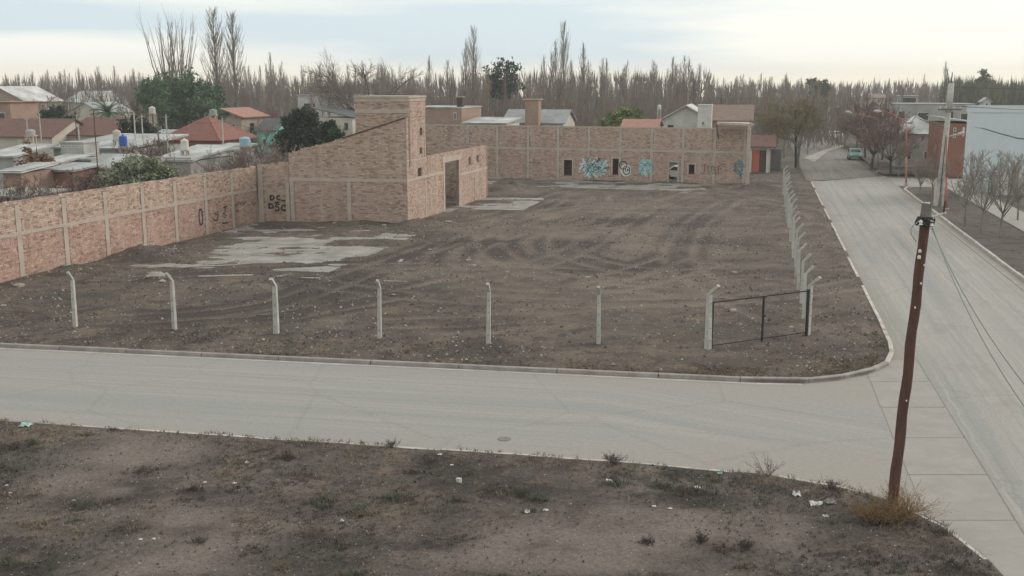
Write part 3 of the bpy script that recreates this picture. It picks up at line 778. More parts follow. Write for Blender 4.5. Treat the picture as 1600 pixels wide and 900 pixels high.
def brickwork(root, W, prof, bands, thick=0.24, openings=(), cols=(), beams=(), zcut=0.0, missing=0.018, seed=1, ragged=0.25, conc='wall_concrete', back=False):
    """backing + single bricks + concrete columns and ring beams.
    bands: list of (v_top, brick material); openings (u0,u1,v0,v1); cols (u,width,v0,v1); beams (v,height,u0,u1)"""
    rnd = random.Random(seed)
    cuts = sorted({prof[0][0], prof[-1][0]} | {u for u, _ in prof} | {o[0] for o in openings} | {o[1] for o in openings})
    cuts = [c for c in cuts if prof[0][0] <= c <= prof[-1][0]]
    mb = MB()
    for a, b in zip(cuts, cuts[1:]):
        if b - a < 1e-4: continue
        m = (a + b) / 2
        spans = sorted([(o[2], o[3]) for o in openings if o[0] < m < o[1]])
        lo = zcut
        ta, tb = prof_at(prof, a + 1e-5), prof_at(prof, b - 1e-5)
        for v0, v1 in spans:
            if v0 > lo + 0.01: W.block_r(mb, a, b, lo, v0, v0, -thick, 0)
            lo = v1
        W.block_r(mb, a, b, lo, ta - 0.03, tb - 0.03, -thick, 0)
    mb.build('backing', 'mortar', root)
    BH, BL = 0.098, 0.288
    meshes = {}
    vmax = max(v for _, v in prof)
    row = 0; v = zcut
    while v < vmax:
        u = prof[0][0] + (0 if row % 2 else -BL / 2) + rnd.uniform(-0.02, 0.02)
        wave = 0.0
        while u < prof[-1][0]:
            l = BL * rnd.uniform(0.88, 1.1)
            u0, u1 = max(u, prof[0][0]) + 0.006, min(u + l, prof[-1][0]) - 0.006
            u += l
            if u1 - u0 < 0.05: continue
            v0, v1 = v + rnd.uniform(0.004, 0.012), v + BH - rnd.uniform(0.004, 0.012)
            m = (u0 + u1) / 2
            top = prof_at(prof, m)
            rg = ragged * max(0.0, mnoise.noise(Vector((m * 0.8, seed * 7.1, 0)))) 
            if v1 > top - rg * 0.6 + 0.06: continue
            if any(o[0] < u1 and o[1] > u0 and o[2] < v1 and o[3] > v0 for o in openings): continue
            if any(abs(m - c[0]) < c[1] / 2 + 0.05 and c[2] < v1 and c[3] > v0 for c in cols): continue
            if any(abs((v0 + v1) / 2 - bm[0]) < bm[1] / 2 and bm[2] < m < bm[3] for bm in beams): continue
            if rnd.random() < missing: continue
            pr = rnd.uniform(0.008, 0.03)
            for bt, bm_ in bands:
                if v < bt: key = bm_; break
            else: key = bands[-1][1]
            q = meshes.setdefault(key, MB())
            o = len(q.v); dv = rnd.uniform(-0.004, 0.004)
            q.v.extend((W.at(u0, v0, -0.02), W.at(u1, v0 + dv, -0.02), W.at(u1, v1 + dv, -0.02), W.at(u0, v1, -0.02),
                        W.at(u0, v0, pr), W.at(u1, v0 + dv, pr), W.at(u1, v1 + dv, pr), W.at(u0, v1, pr)))
            q.f.extend(((o + 4, o + 5, o + 6, o + 7), (o, o + 1, o + 5, o + 4), (o + 1, o + 2, o + 6, o + 5), (o + 2, o + 3, o + 7, o + 6), (o + 3, o, o + 4, o + 7)))
        v += BH; row += 1
    for key, q in meshes.items(): q.build('bricks', key, root, kind='stuff')
    for k, (u, w, v0, v1) in enumerate(cols):
        mb = MB(); nseg = max(1, int((v1 - v0) / 0.5)); last = rnd.uniform(-0.012, 0.012)
        for i in range(nseg):                                       # hand-poured: slightly uneven width
            a, b = v0 + (v1 - v0) * i / nseg, v0 + (v1 - v0) * (i + 1) / nseg
            e = last + rnd.uniform(-0.015, 0.015)
            uu0, uu1 = u - w / 2 + e, u + w / 2 + e * 0.5
            W.block_r(mb, uu0, uu1, a, b, b, -0.05, 0.036 + rnd.uniform(-0.003, 0.003))
        mb.build('concrete_column', conc, root)
    for v_, h_, a, b in beams:
        mb = MB(); n = max(1, int((b - a) / 1.3)); e = 0.0
        for i in range(n):
            x0, x1 = a + (b - a) * i / n, a + (b - a) * (i + 1) / n
            W.block_r(mb, x0, x1, v_ - h_ / 2 + rnd.uniform(-0.02, 0.02), v_ + h_ / 2 + rnd.uniform(-0.02, 0.02), v_ + h_ / 2 + rnd.uniform(-0.02, 0.02), -0.05, 0.047 + rnd.uniform(-0.003, 0.003))
        mb.build('ring_beam', conc, root)

def stroke(mb, W, pts, w, n=0.056):
    """spray-paint line on a wall, pts in (u, v)"""
    pts = [Vector((p[0], p[1], 0)) for p in pts]
    L = []; Rr = []
    for i, p in enumerate(pts):
        d = pts[min(i + 1, len(pts) - 1)] - pts[max(i - 1, 0)]
        d = d.normalized() if d.length > 1e-6 else Vector((1, 0, 0))
        q = Vector((-d.y, d.x, 0)) * w / 2
        L.append(p + q); Rr.append(p - q)
    o = len(mb.v)
    for a, b in zip(L, Rr):
        mb.v.append(W.at(a.x, a.y, n)); mb.v.append(W.at(b.x, b.y, n))
    for i in range(len(pts) - 1): mb.f.append((o + 2 * i, o + 2 * i + 1, o + 2 * i + 3, o + 2 * i + 2))
def arc(cx, cy, rx, ry, a0, a1, n=12):
    return [(cx + rx * math.cos(R(a0 + (a1 - a0) * k / n)), cy + ry * math.sin(R(a0 + (a1 - a0) * k / n))) for k in range(n + 1)]

# --- left boundary wall
LW = Wall((-26.02 - 0.267 * 14, 52.73 - 0.964 * 14), (-18.88, 78.39))
root = empty('boundary_wall', (LW.p.x, LW.p.y, 0), 'long brick boundary wall with concrete columns running along the left of the lot', 'wall')
Hl = 4.15
lc = [LW.uv(x, y)[0] for x, y in ((36, 439), (107, 423), (170, 403), (227, 386), (277, 376), (324, 365), (365, 355))]
stepu = (lc[-1] - lc[0]) / 6
lc = [lc[0] - stepu * 2, lc[0] - stepu] + lc
brickwork(root, LW, [(0, Hl), (LW.L * 0.55, Hl + 0.05), (LW.L - 0.2, Hl)], [(2.4, 'brick_red'), (9, 'brick_tan')],
          cols=[(u, 0.34, 0.0, 3.95) for u in lc], beams=[(2.47, 0.2, 0.1, LW.L - 0.25)], seed=3, conc='wall_concrete_pale', missing=0.018, ragged=0.5)
mb = MB()
def P(W, *pp): return [W.uv(x, y) for x, y in pp]
u, v = LW.uv(313, 339); stroke(mb, LW, arc(u, v, 0.22, 0.55, 0, 360, 16), 0.09)
stroke(mb, LW, P(LW, (339, 330), (340, 338), (338, 344), (333, 344)), 0.09); stroke(mb, LW, P(LW, (334, 332), (337, 335)), 0.08)
stroke(mb, LW, P(LW, (348, 324), (354, 322)), 0.09); stroke(mb, LW, P(LW, (351, 322), (351, 331), (348, 333), (353, 337), (349, 341)), 0.09)
stroke(mb, LW, P(LW, (346, 349), (356, 348)), 0.09)
stroke(mb, LW, P(LW, (366, 324), (368, 318), (370, 322), (372, 314), (374, 320), (377, 315), (379, 319), (383, 315)), 0.07)
stroke(mb, LW, P(LW, (368, 331), (370, 328), (372, 331)), 0.07)
stroke(mb, LW, P(LW, (393, 314), (395, 322), (398, 316)), 0.07)
mb.build('graffiti', 'paint_black', root)

# --- short wall between the boundary wall and the ruin
FW = Wall((-18.88, 78.39), (-7.58, 76.19))
root = empty('corner_wall', (FW.p.x, FW.p.y, 0), 'short brick wall with black block-letter graffiti left of the ruin', 'wall')
ub = FW.uv(455, 349)[0]
t1, t2 = FW.uv(408, 258)[1], FW.uv(450, 253)[1]
brickwork(root, FW, [(0.05, t1), (ub - 0.02, t2)], [(1.9, 'brick_pink'), (9, 'brick_tan')], cols=[(0.25, 0.36, 0.0, t1 - 0.15), (ub - 0.2, 0.3, 0, 3.0)], beams=[], seed=5, ragged=0.4, conc='wall_concrete', missing=0.018)
mb = MB()
gp = lambda x, y: FW.uv(x, y)
def blk(mb, pts): stroke(mb, FW, [gp(*p) for p in pts], 0.13)
blk(mb, [(423, 305), (423, 312)]); blk(mb, [(422, 306), (427, 306), (429, 309), (426, 312), (422, 312)])
blk(mb, [(438, 306), (434, 306), (433, 309), (435, 312), (439, 312)]); blk(mb, [(430, 316), (436, 316)])
blk(mb, [(421, 318), (421, 326)]); blk(mb, [(420, 318), (425, 319), (428, 322), (425, 325), (420, 325)])
blk(mb, [(437, 319), (432, 319), (431, 322), (436, 324), (436, 328), (430, 329)])
blk(mb, [(447, 321), (442, 321), (440, 325), (442, 328), (448, 328)]); blk(mb, [(440, 313), (446, 314)])
mb.build('graffiti', 'paint_black', root)

# --- roofless ruin
RW = Wall((-7.58, 76.19), (-2.31, 95.27))
ruin = empty('brick_ruin', (-7.58, 76.19, 0), 'roofless brick building with sloping front wall and tower at its corner', 'building')
Lf = FW.L
pr = [FW.uv(455, 239), FW.uv(535, 216), FW.uv(636, 184)]
pr[-1] = (Lf, pr[-1][1]); pr[0] = (ub, pr[0][1])
um = FW.uv(547, 350)[0]
vb = FW.uv(455, 279)[1]; vb2 = FW.uv(640, 284)[1]; vbm = (vb + vb2) / 2
cols_f = [(um, 0.3, 0.0, vbm), (ub + 0.17, 0.3, 0.0, vbm)]
brickwork(ruin, FW, pr, [(vbm, 'brick_pink'), (20, 'brick_tan')], cols=cols_f, beams=[(vbm, 0.22, ub, Lf)], seed=8, ragged=0.15, missing=0.018)
mb = MB()                                                     # coping on the slope
for (a, va), (b, vb_) in zip(pr[1:], pr[2:]):
    FW.block_r(mb, a, b, va - 0.02, va, va, -0.001, 0.0)
    mb = MB(); mb.hexa([FW.at(a, va - 0.03, 0.09), FW.at(b, vb_ - 0.03, 0.09), FW.at(b, vb_ - 0.03, -0.3), FW.at(a, va - 0.03, -0.3), FW.at(a, va + 0.05, 0.09), FW.at(b, vb_ + 0.05, 0.09), FW.at(b, vb_ + 0.05, -0.3), FW.at(a, va + 0.05, -0.3)])
mb.build('coping', 'opening_dark', ruin)
# right-hand wall: tall by the tower, low beyond, with doorway and slits
ut = RW.uv(664, 220)[0]
hl = 4.8
ud0, _ = RW.uv(695, 290); ud1, _ = RW.uv(717, 290); vd = RW.uv(706, 252)[1]
ops = [(ud0, ud1, 0.0, vd)]
def slit(x0, y0, x1, y1):
    a, b = RW.uv(x0, y0), RW.uv(x1, y1); return (min(a[0], b[0]), max(a[0], b[0]), min(a[1], b[1]), max(a[1], b[1]))
ops += [slit(653, 263, 658.5, 275), slit(656, 200, 659.5, 211), slit(656, 231, 659, 240), slit(732, 246, 735.5, 257), slit(744.5, 243, 748, 253)]
vt = pr[-1][1]
bm1 = RW.uv(660, 277)[1]
brickwork(ruin, RW, [(0, vt), (ut, vt), (ut + 0.001, hl), (RW.L, hl)], [(20, 'brick_pink')], openings=ops,
          cols=[(ud0 - 0.2, 0.4, 0, vd + 0.02), (ud1 + 0.16, 0.3, 0, vd + 0.02), (RW.uv(665, 300)[0], 0.25, 0, bm1), (RW.uv(742, 290)[0], 0.25, 0, 2.7), (ut - 0.1, 0.18, hl, vt - 0.1)],
          beams=[(bm1, 0.2, 0.0, ud0 - 0.1), (vd + 0.22, 0.4, ud0 - 0.6, ud1 + 0.5), (2.75, 0.2, ud1 + 0.3, RW.L), (hl - 0.12, 0.16, 0, ut)], seed=9, ragged=0.35, missing=0.018)
mb = MB(); RW.block_r(mb, RW.L, RW.L + 0.22, 0, hl, hl, -0.32, 0.045); mb.build('corner_pier', 'far_brick', ruin)
mb = MB(); RW.block_r(mb, ud0 - 0.8, ud1 + 0.5, -0.1, 0.16, 0.16, -0.3, 0.5); mb.build('door_sill', 'slab_concrete', ruin)
# inner and rear walls
EW = Wall((-16.0, 97.5), (-2.31, 95.4))
brickwork(ruin, EW, [(0, 5.2), (EW.L - 0.3, 4.9)], [(20, 'brick_tan')], seed=10, ragged=0.5, missing=0.018)
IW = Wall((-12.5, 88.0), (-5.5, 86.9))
brickwork(ruin, IW, [(0, 4.3), (IW.L - 0.4, 4.3)], [(20, 'brick_dark')], seed=11, ragged=0.5, missing=0.018)
BW2 = Wall((-11.6, 97.2), (-16.2, 77.9))
brickwork(ruin, BW2, [(0, 5.0), (BW2.L - 0.2, 5.0)], [(20, 'brick_tan')], seed=12, ragged=0.4, missing=0.018)
mb = MB(); mb.box((-8.6, 87.5, 0.06), (9.0, 17.0, 0.1), YAW); mb.build('floor', 'slab_concrete', ruin)
# tower
TW = Wall((FW.at(FW.uv(555, 300)[0], 0, -0.5)[0], FW.at(FW.uv(555, 300)[0], 0, -0.5)[1]), FW.at(Lf, 0, -0.5))
tower_t = 9.15
tl = TW.L + 0.12
tb = TW.uv(600, 174)[1]
brickwork(ruin, TW, [(0, tower_t), (tl, tower_t)], [(tb, 'brick_tan'), (20, 'brick_pink')], zcut=4.2, beams=[(tower_t - 0.14, 0.26, 0, tl), (tb, 0.3, 0, tl)], seed=14, ragged=0.0, missing=0.018)
T2 = Wall(RW.at(0.5 + 0.02, 0, -0.03), RW.at(ut + 0.2, 0, -0.03))
brickwork(ruin, T2, [(0, tower_t), (T2.L, tower_t)], [(20, 'brick_pink')], zcut=vt, beams=[(tower_t - 0.14, 0.26, 0, T2.L)], seed=15, ragged=0.0, missing=0.018)
T3 = Wall(T2.at(T2.L, 0, -0.01), Vector(T2.at(T2.L, 0, -0.01)) - TW.d * tl)
brickwork(ruin, T3, [(0, tower_t), (T3.L, tower_t)], [(20, 'brick_tan')], zcut=4.2, seed=16, ragged=0.0)
T4 = Wall(T3.at(T3.L, 0, -0.01), TW.at(0, 0, -0.01))
brickwork(ruin, T4, [(0, tower_t), (T4.L, tower_t)], [(20, 'brick_tan')], zcut=4.2, seed=17, ragged=0.0)
mb = MB()
c4 = [TW.at(-0.08, 0, 0.1), TW.at(tl + 0.02, 0, 0.1), T2.at(T2.L + 0.1, 0, 0.09), T3.at(T3.L + 0.08, 0, 0.1)]
mb.hexa([(x, y, tower_t) for x, y, _ in c4] + [(x, y, tower_t + 0.14) for x, y, _ in c4]); mb.build('roof_slab', 'wall_concrete', ruin)

# --- back wall
KW = Wall(BACK0 - BDIR * 13.0, BACK1)
root = empty('back_wall', (KW.p.x, KW.p.y, 0), 'long brick wall with graffiti and door openings closing the back of the lot', 'wall')
hb = 5.8
kc = [KW.uv(x, y)[0] for x, y in ((731, 240), (777, 240), (825, 240), (872, 240), (920, 240), (969, 240), (1018, 240), (1067, 240), (1116, 240), (1163, 240))]
def hole(x0, y0, x1, y1, floor=False):
    a, b = KW.uv(x0, y1), KW.uv(x1, y0); return (a[0], b[0], 0.0 if floor else a[1], b[1])
kop = [hole(881, 250, 894, 274), hole(957, 248, 967, 273), hole(1045, 253, 1059, 280, True), hole(1076, 257, 1085.5, 272)]
vbk = KW.uv(1000, 235)[1]
def col_h(u):
    return 0.28
brickwork(root, KW, [(0, hb), (KW.L, hb)], [(vbk, 'brick_pink'), (20, 'brick_tan')], openings=kop,
          cols=[(u, 0.28, 0.0, hb - 0.12) for u in kc if not any(o[0] - 0.1 < u < o[1] + 0.1 for o in kop)], beams=[(vbk, 0.26, 0.1, KW.L), (hb - 0.08, 0.13, 0.1, KW.L)], seed=21, ragged=0.0, missing=0.018)
for o in kop:                                                  # rough cast surrounds
    mb = MB()
    KW.block_r(mb, o[0] - 0.16, o[0], o[2], o[3], o[3], -0.2, 0.052); KW.block_r(mb, o[1], o[1] + 0.16, o[2], o[3], o[3], -0.2, 0.052)
    KW.block_r(mb, o[0] - 0.16, o[1] + 0.16, o[3], o[3] + 0.16, o[3] + 0.16, -0.2, 0.055)
    mb.build('door_surround', 'wall_concrete_pale' if o is kop[2] else 'wall_concrete', root)
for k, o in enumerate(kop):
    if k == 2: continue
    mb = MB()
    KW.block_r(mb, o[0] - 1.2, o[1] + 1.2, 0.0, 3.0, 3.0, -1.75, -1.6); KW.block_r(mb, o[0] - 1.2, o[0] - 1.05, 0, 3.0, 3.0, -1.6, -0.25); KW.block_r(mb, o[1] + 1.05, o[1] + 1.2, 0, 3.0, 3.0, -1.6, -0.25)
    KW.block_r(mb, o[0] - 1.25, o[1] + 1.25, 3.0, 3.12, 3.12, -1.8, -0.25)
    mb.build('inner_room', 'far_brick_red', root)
rg = random.Random(4)
def piece(cx, cy, wpx, hpx, layers):
    u0, v0 = KW.uv(cx - wpx / 2, cy + hpx / 2); u1, v1 = KW.uv(cx + wpx / 2, cy - hpx / 2)
    cu, cv, ru, rv = (u0 + u1) / 2, (v0 + v1) / 2, (u1 - u0) / 2, (v1 - v0) / 2
    for li, (m, n, w, sc, kink) in enumerate(layers):
        mb = MB()
        for k in range(n):
            a = rg.uniform(0, 6.28); rr = math.sqrt(rg.random()) * sc
            p = [(cu + ru * rr * math.cos(a), cv + rv * rr * math.sin(a))]
            b = rg.choice((a, rg.uniform(0, 6.28)))
            for _ in range(3):
                b += rg.uniform(-kink, kink)
                p.append((p[-1][0] + ru * 0.15 * math.cos(b), max(0.25, p[-1][1] + rv * 0.20 * math.sin(b))))
            stroke(mb, KW, p, w * rg.uniform(0.7, 1.3), 0.06 + 0.004 * (li + 1) + 0.0004 * (k % 9))
        mb.build('graffiti', m, root)
piece(928, 261, 42, 27, [('paint_white', 46, 0.20, 0.85, 0.9), ('paint_teal', 34, 0.15, 0.7, 1.1), ('paint_black', 26, 0.06, 0.85, 1.3), ('paint_blue', 14, 0.10, 0.6, 1.3), ('paint_white', 10, 0.05, 0.7, 1.0)])
piece(1009, 261, 23, 23, [('paint_teal', 40, 0.22, 0.8, 0.9), ('paint_white', 12, 0.08, 0.7, 1.2), ('paint_green', 10, 0.07, 0.6, 1.3)])
piece(1154, 263, 17, 26, [('paint_green', 16, 0.16, 0.8, 1.1), ('paint_blue', 8, 0.08, 0.7, 1.3)])
piece(837, 256, 19, 13, [('paint_faded', 10, 0.05, 0.8, 1.3), ('paint_green', 4, 0.04, 0.7, 1.3)])
mb = MB(); u, v = KW.uv(978, 266); stroke(mb, KW, arc(u, v, 0.34, 0.42, 0, 360, 16), 0.5, 0.062); mb.build('graffiti', 'paint_white', root)
mb = MB(); u, v = KW.uv(974, 258)
stroke(mb, KW, arc(u, v, 0.40, 0.42, -40, 320, 16), 0.10, 0.068); u, v = KW.uv(979, 266); stroke(mb, KW, arc(u, v, 0.36, 0.44, 100, 420, 16), 0.10, 0.07)
u, v = KW.uv(981, 266); stroke(mb, KW, [(u, v + 0.15), (u + 0.02, v - 0.1)], 0.14, 0.072)
mb.build('graffiti', 'paint_black', root)
mb = MB()
for s in ([(1096, 258), (1104, 257)], [(1101, 257), (1101, 268), (1098, 272), (1094, 270)], [(1109, 259), (1105, 261), (1107, 266), (1109, 270), (1105, 272)],
          [(1117, 262), (1113, 259), (1111, 263), (1115, 266), (1117, 262), (1117, 269), (1113, 272)], [(1122, 259), (1123, 272)], [(1122, 260), (1128, 257)], [(1122, 265), (1127, 263)]):
    stroke(mb, KW, [KW.uv(*p) for p in s], 0.09, 0.066)
u, v = KW.uv(1131, 258); stroke(mb, KW, arc(u, v, 0.12, 0.14, 0, 360, 10), 0.06, 0.066)
mb.build('graffiti', 'paint_faded', root)
# canopy left over the last bay, on a free concrete column
cpos = G(1167, 296, LOT_Z)
can = empty('concrete_canopy', (cpos.x, cpos.y, 0), 'free concrete column carrying a stub of roof slab at the end of the back wall', 'column')
ctop = D(1167, 197, cpos.y).z
mb = MB()
nseg = 8
for i in range(nseg):
    mb.box((cpos.x + random.uniform(-.012, .012), cpos.y, ctop * (i + 0.5) / nseg), (0.40 - 0.012 * i, 0.40, ctop / nseg + 0.002 * (i % 2)), YAW)
mb.build('column', 'wall_concrete_pale', can)
uc = kc[-2]
q0 = Vector(KW.at(uc + 0.3, 0, 0.06)); q1 = Vector(KW.at(KW.L - 0.05, 0, 0.06)); q2 = Vector((cpos.x + 0.35, cpos.y - 0.35, 0)); q3 = q0 + BN * 1.2
mb = MB(); mb.hexa([(q.x, q.y, ctop) for q in (q3, q2, q1, q0)] + [(q.x, q.y, ctop + 0.22) for q in (q3, q2, q1, q0)]); mb.build('roof_slab', 'wall_concrete', can)
mb = MB(); mb.tube([(q3.x, q3.y, ctop + 0.02), KW.at(uc + 0.4, hb - 1.1, 0.05)], 0.06, 5); mb.build('brace', 'timber_grey', can)
mb = MB(); mb.tube([(cpos.x, cpos.y, ctop + 0.2), (cpos.x + 0.02, cpos.y, ctop + 0.75)], 0.02, 4); mb.tube([(cpos.x + 0.1, cpos.y, ctop + 0.2), (cpos.x + 0.16, cpos.y, ctop + 0.6)], 0.02, 4); mb.build('rebar', 'rust_metal', can)
RWall = Wall((cpos.x + 0.05, cpos.y + 0.3), (BACK1.x + 0.1, BACK1.y))

# ------------------------------------------------------------------ fence posts and gate
def make_post():
    t = empty('fence_post', (0, 0, 0), 'bent concrete fence post', 'fence post')
    mb = MB(); h = 2.05; a, b = 0.075, 0.06
    for i, (z0, z1) in enumerate(((-0.25, 0.7), (0.7, 1.4), (1.4, h))):
        s0 = 0.078 - 0.006 * i; s1 = 0.078 - 0.006 * (i + 1)
        mb.hexa([(-s0, -s0, z0), (s0, -s0, z0), (s0, s0, z0), (-s0, s0, z0), (-s1, -s1, z1), (s1, -s1, z1), (s1, s1, z1), (-s1, s1, z1)])
    mb.build('shaft', 'post_concrete', t)
    mb = MB(); s = 0.058
    mb.hexa([(-s, -s, h - 0.01), (s, -s, h - 0.01), (s, s, h - 0.01), (-s, s, h - 0.01), (-s * .85, -0.36, h + 0.32), (s * .85, -0.36, h + 0.32), (s * .85, -0.27, h + 0.39), (-s * .85, -0.27, h + 0.39)])
    mb.build('arm', 'post_concrete', t)
    mb = MB()
    for z in (0.35, 0.8, 1.25, 1.7): mb.box((0, -0.077 + 0.004 * z, z), (0.03, 0.018, 0.03))
    mb.build('wire_eye', 'black_metal', t, kind='stuff')
    return t
post0 = make_post(); first = True
def put_post(p, rz, label, group, tilt=0.0, sc=1.0):
    global first
    loc = (p.x, p.y, 0.09)
    if first: c = post0; place(c, loc, rz, sc); first = False; c['label'] = label; c['group'] = group
    else: c = copy_tree(post0, loc, rz, sc, label, group)
    c.rotation_euler = (random.uniform(-0.015, 0.015), tilt, rz)
    return c
ords = ['first', 'second', 'third', 'fourth', 'fifth', 'sixth', 'seventh', 'eighth', 'ninth', 'tenth', 'eleventh', 'twelfth', 'thirteenth', 'fourteenth', 'fifteenth', 'sixteenth', 'seventeenth', 'eighteenth', 'nineteenth', 'twentieth']
fyaw = math.atan2(-0.143, 0.99)
for i, (x, y, sc) in enumerate(((118, 512, 1.0), (273, 516, 1.02), (432, 522, (1.3, 1.3, 0.98)), (593, 528, 1.0), (763, 537, 1.02), (935, 538, 0.98))):
    put_post(G(x, y, 0.1), fyaw - (0.25 if i == 1 else 0), 'bent concrete fence post, %s from the left along the front of the lot' % ords[i], 'fence posts along the front street', random.uniform(-0.012, 0.02), sc)
gp0, gp1 = G(1106, 546, 0.1), G(1259, 524, 0.1)
put_post(gp0, fyaw + 0.85, 'thick bent concrete gate post at the left end of the black gate', 'gate posts', 0.0, (1.3, 1.3, 1.06))
put_post(gp1 + Vector((0.13, 0.25, 0)), fyaw + 0.95, 'bent concrete gate post at the right end of the black gate', 'gate posts', 0.0, (1.25, 1.25, 1.0))
s0 = gp1 + E2 * 3.0
for i in range(18):
    put_post(s0 + E2 * 3.38 * i + Vector((random.uniform(-.05, .05), 0, 0)), YAW + R(90), 'bent concrete fence post, %s beyond the gate along the side street' % ords[i], 'fence posts along the side street', random.uniform(-0.02, 0.02), random.uniform(0.97, 1.03))
# gate
ga = gp0 + (gp1 - gp0).normalized() * 0.16; gb = gp1 + (gp1 - gp0).normalized() * 0.02
gate = empty('steel_gate', (ga.x, ga.y, 0.1), 'black steel gate frame without mesh standing at the lot corner', 'gate')
gd = (gb - ga); gl_ = gd.length; gu = gd.normalized(); gya = math.atan2(gu.y, gu.x)
zt, zb = 1.85, 0.17
def gbar(name, a, b, s):
    mb = MB()
    n = (b - a).normalized(); side = Vector((-gu.y, gu.x, 0)); up = n.cross(side)
    p = [a + side * s + up * s, a - side * s + up * s, a - side * s - up * s, a + side * s - up * s]
    mb.hexa([tuple(q) for q in p] + [tuple(q + (b - a)) for q in p]); return mb.build(name, 'black_metal', gate)
Z = lambda z: Vector((0, 0, z))
gbar('gate_stile', ga + Z(zb - 0.17 - 0.1), ga + Z(zt), 0.035); gbar('gate_stile', gb + Z(zb - 0.2), gb + Z(zt + 0.04), 0.042)
mid = ga + gu * gl_ * 0.52
gbar('gate_stile', mid + Z(zb - 0.15), mid + Z(zt - 0.02), 0.032)
gbar('top_rail', ga + gu * 0.036 + Z(zt - 0.03), mid - gu * 0.033 + Z(zt - 0.03), 0.022); gbar('top_rail', mid + gu * 0.033 + Z(zt - 0.03), gb - gu * 0.043 + Z(zt - 0.02), 0.022)
gbar('bottom_rail', ga + gu * 0.036 + Z(zb - 0.04), mid - gu * 0.033 + Z(zb - 0.04), 0.018); gbar('bottom_rail', mid + gu * 0.033 + Z(zb - 0.04), gb - gu * 0.043 + Z(zb - 0.04), 0.018)
mb = MB(); q = mid + Z(1.05); mb.box((q.x - gu.y * -0.05, q.y - 0.05, q.z), (0.14, 0.05, 0.1), gya); mb.build('latch', 'black_metal', gate)
for z in (0.35, 1.6):
    mb = MB(); mb.tube([ga + Z(z) - gu * 0.15, ga + Z(z) + gu * 0.02], 0.018, 5); mb.build('hinge', 'rust_metal', gate)

# ------------------------------------------------------------------ leaning timber pole, wires
pb = G(1392, 806, 0.08); pt = D(1446, 341, pb.y + 0.55)
pole = empty('utility_pole', (pb.x, pb.y, 0.05), 'leaning brown timber utility pole rising from the dry bush at the near corner', 'utility pole')
ax = (pt - pb)
mb = MB(); nn = 22
pts = [pb - ax * 0.03 + ax * 1.03 * i / nn + Vector((0.012 * math.sin(i * 1.3), 0.01 * math.cos(i * 0.9), 0)) for i in range(nn + 1)]
mb.tube(pts, [0.126 - 0.018 * i / nn + 0.004 * math.sin(i * 2.1) for i in range(nn + 1)], 14); mb.build('shaft', 'timber_brown', pole, smooth=True)
an = ax.normalized(); sx = Vector((1, 0, 0)); sx = (sx - an * sx.dot(an)).normalized(); sy = an.cross(sx)
mb = MB(); mb.tube([pt - an * 0.02, pt + an * 0.14, pt + an * 0.34], [0.132, 0.118, 0.112], 12); mb.build('weathered_top', 'timber_grey', pole)
mb = MB(); mb.tube([pt + an * 0.34, pt + an * 0.36], [0.06, 0.05], 10); mb.build('cap_plate', 'ceramic_white', pole)
for k, z in enumerate((0.0, -0.14)):
    mb = MB(); mb.tube([pt + an * (z - 0.03), pt + an * (z + 0.03)], 0.165 - 0.01 * k, 14); mb.build('steel_band', 'black_metal', pole)
mb = MB()
for k in range(9):
    a = k * 0.7; p = []
    for i in range(10):
        b = a + i * 0.35; p.append(pt + an * (-0.04 - 0.03 * (k % 4) + 0.06 * math.sin(i + k)) + sx * (0.17 + 0.02 * (k % 3)) * math.cos(b) + sy * 0.18 * math.sin(b))
    mb.tube(p, 0.012, 4)
mb.build('wire_ties', 'cable_black', pole)
mb = MB()
p = [pt - sx * 0.14 - an * 0.05 + (-sx * 0.16 * math.sin(t * math.pi) - an * 0.5 * t) for t in [i / 10 for i in range(11)]]
mb.tube(p, 0.008, 4); mb.build('hanging_loop', 'cable_green', pole)
mb = MB(); mb.tube([pt + sx * 0.1 + an * 0.02, pt + sx * 0.46 + an * 0.16], [0.03, 0.026], 7); mb.build('bracket_arm', 'pale_metal', pole)
mb = MB(); mb.tube([pt + sx * 0.40 + an * 0.10, pt + sx * 0.40 + an * 0.42], [0.02, 0.016], 6); mb.build('spike', 'black_metal', pole)
for dz, s in ((0.10, -0.2), (0.16, 0.15)):
    mb = MB(); c = pt - an * dz - sy * 0.15 + sx * (-0.15 if s < 0 else 0.1); mb.lathe(c, [(0.02, -0.06), (0.05, -0.05), (0.03, -0.02), (0.05, 0.01), (0.03, 0.04), (0.015, 0.06)], 10); mb.build('insulator', 'ceramic_white', pole)
for t, dx, r in ((0.895, -0.09, 0.035), (0.875, -0.09, 0.04), (0.85, 0.05, 0.022), (0.79, 0.02, 0.022), (0.585, 0.09, 0.02), (0.71, -0.05, 0.02), (0.40, 0.0, 0.018)):
    c = pb + ax * t + sx * dx - Vector((0, 0.125, 0)); mb = MB(); mb.lathe(c, [(r, -r), (r * 1.1, 0), (r * 0.7, r)], 8); mb.build('bolt_washer', 'ceramic_white', pole)

def cable(name, a, b, sag, r, m, label, group=None, n=24):
    mb = MB(); a, b = Vector(a), Vector(b)
    mb.tube([a.lerp(b, i / n) - Vector((0, 0, sag * 4 * (i / n) * (1 - i / n))) for i in range(n + 1)], r, 5)
    o = mb.build(name, m, origin=tuple(a)); return tag(o, label, 'cable', group)
cable('overhead_cable', pt + sx * 0.14 - an * 0.1, (5.1, 4.0, 6.3), 1.30, 0.011, 'cable_green', 'thin green cable sagging from the timber pole, left one of the pair', 'cables of the timber pole')
cable('overhead_cable', pt + sx * 0.16 - an * 0.2, (5.6, 4.0, 6.4), 1.25, 0.011, 'cable_green', 'thin green cable sagging from the timber pole, right one of the pair', 'cables of the timber pole')

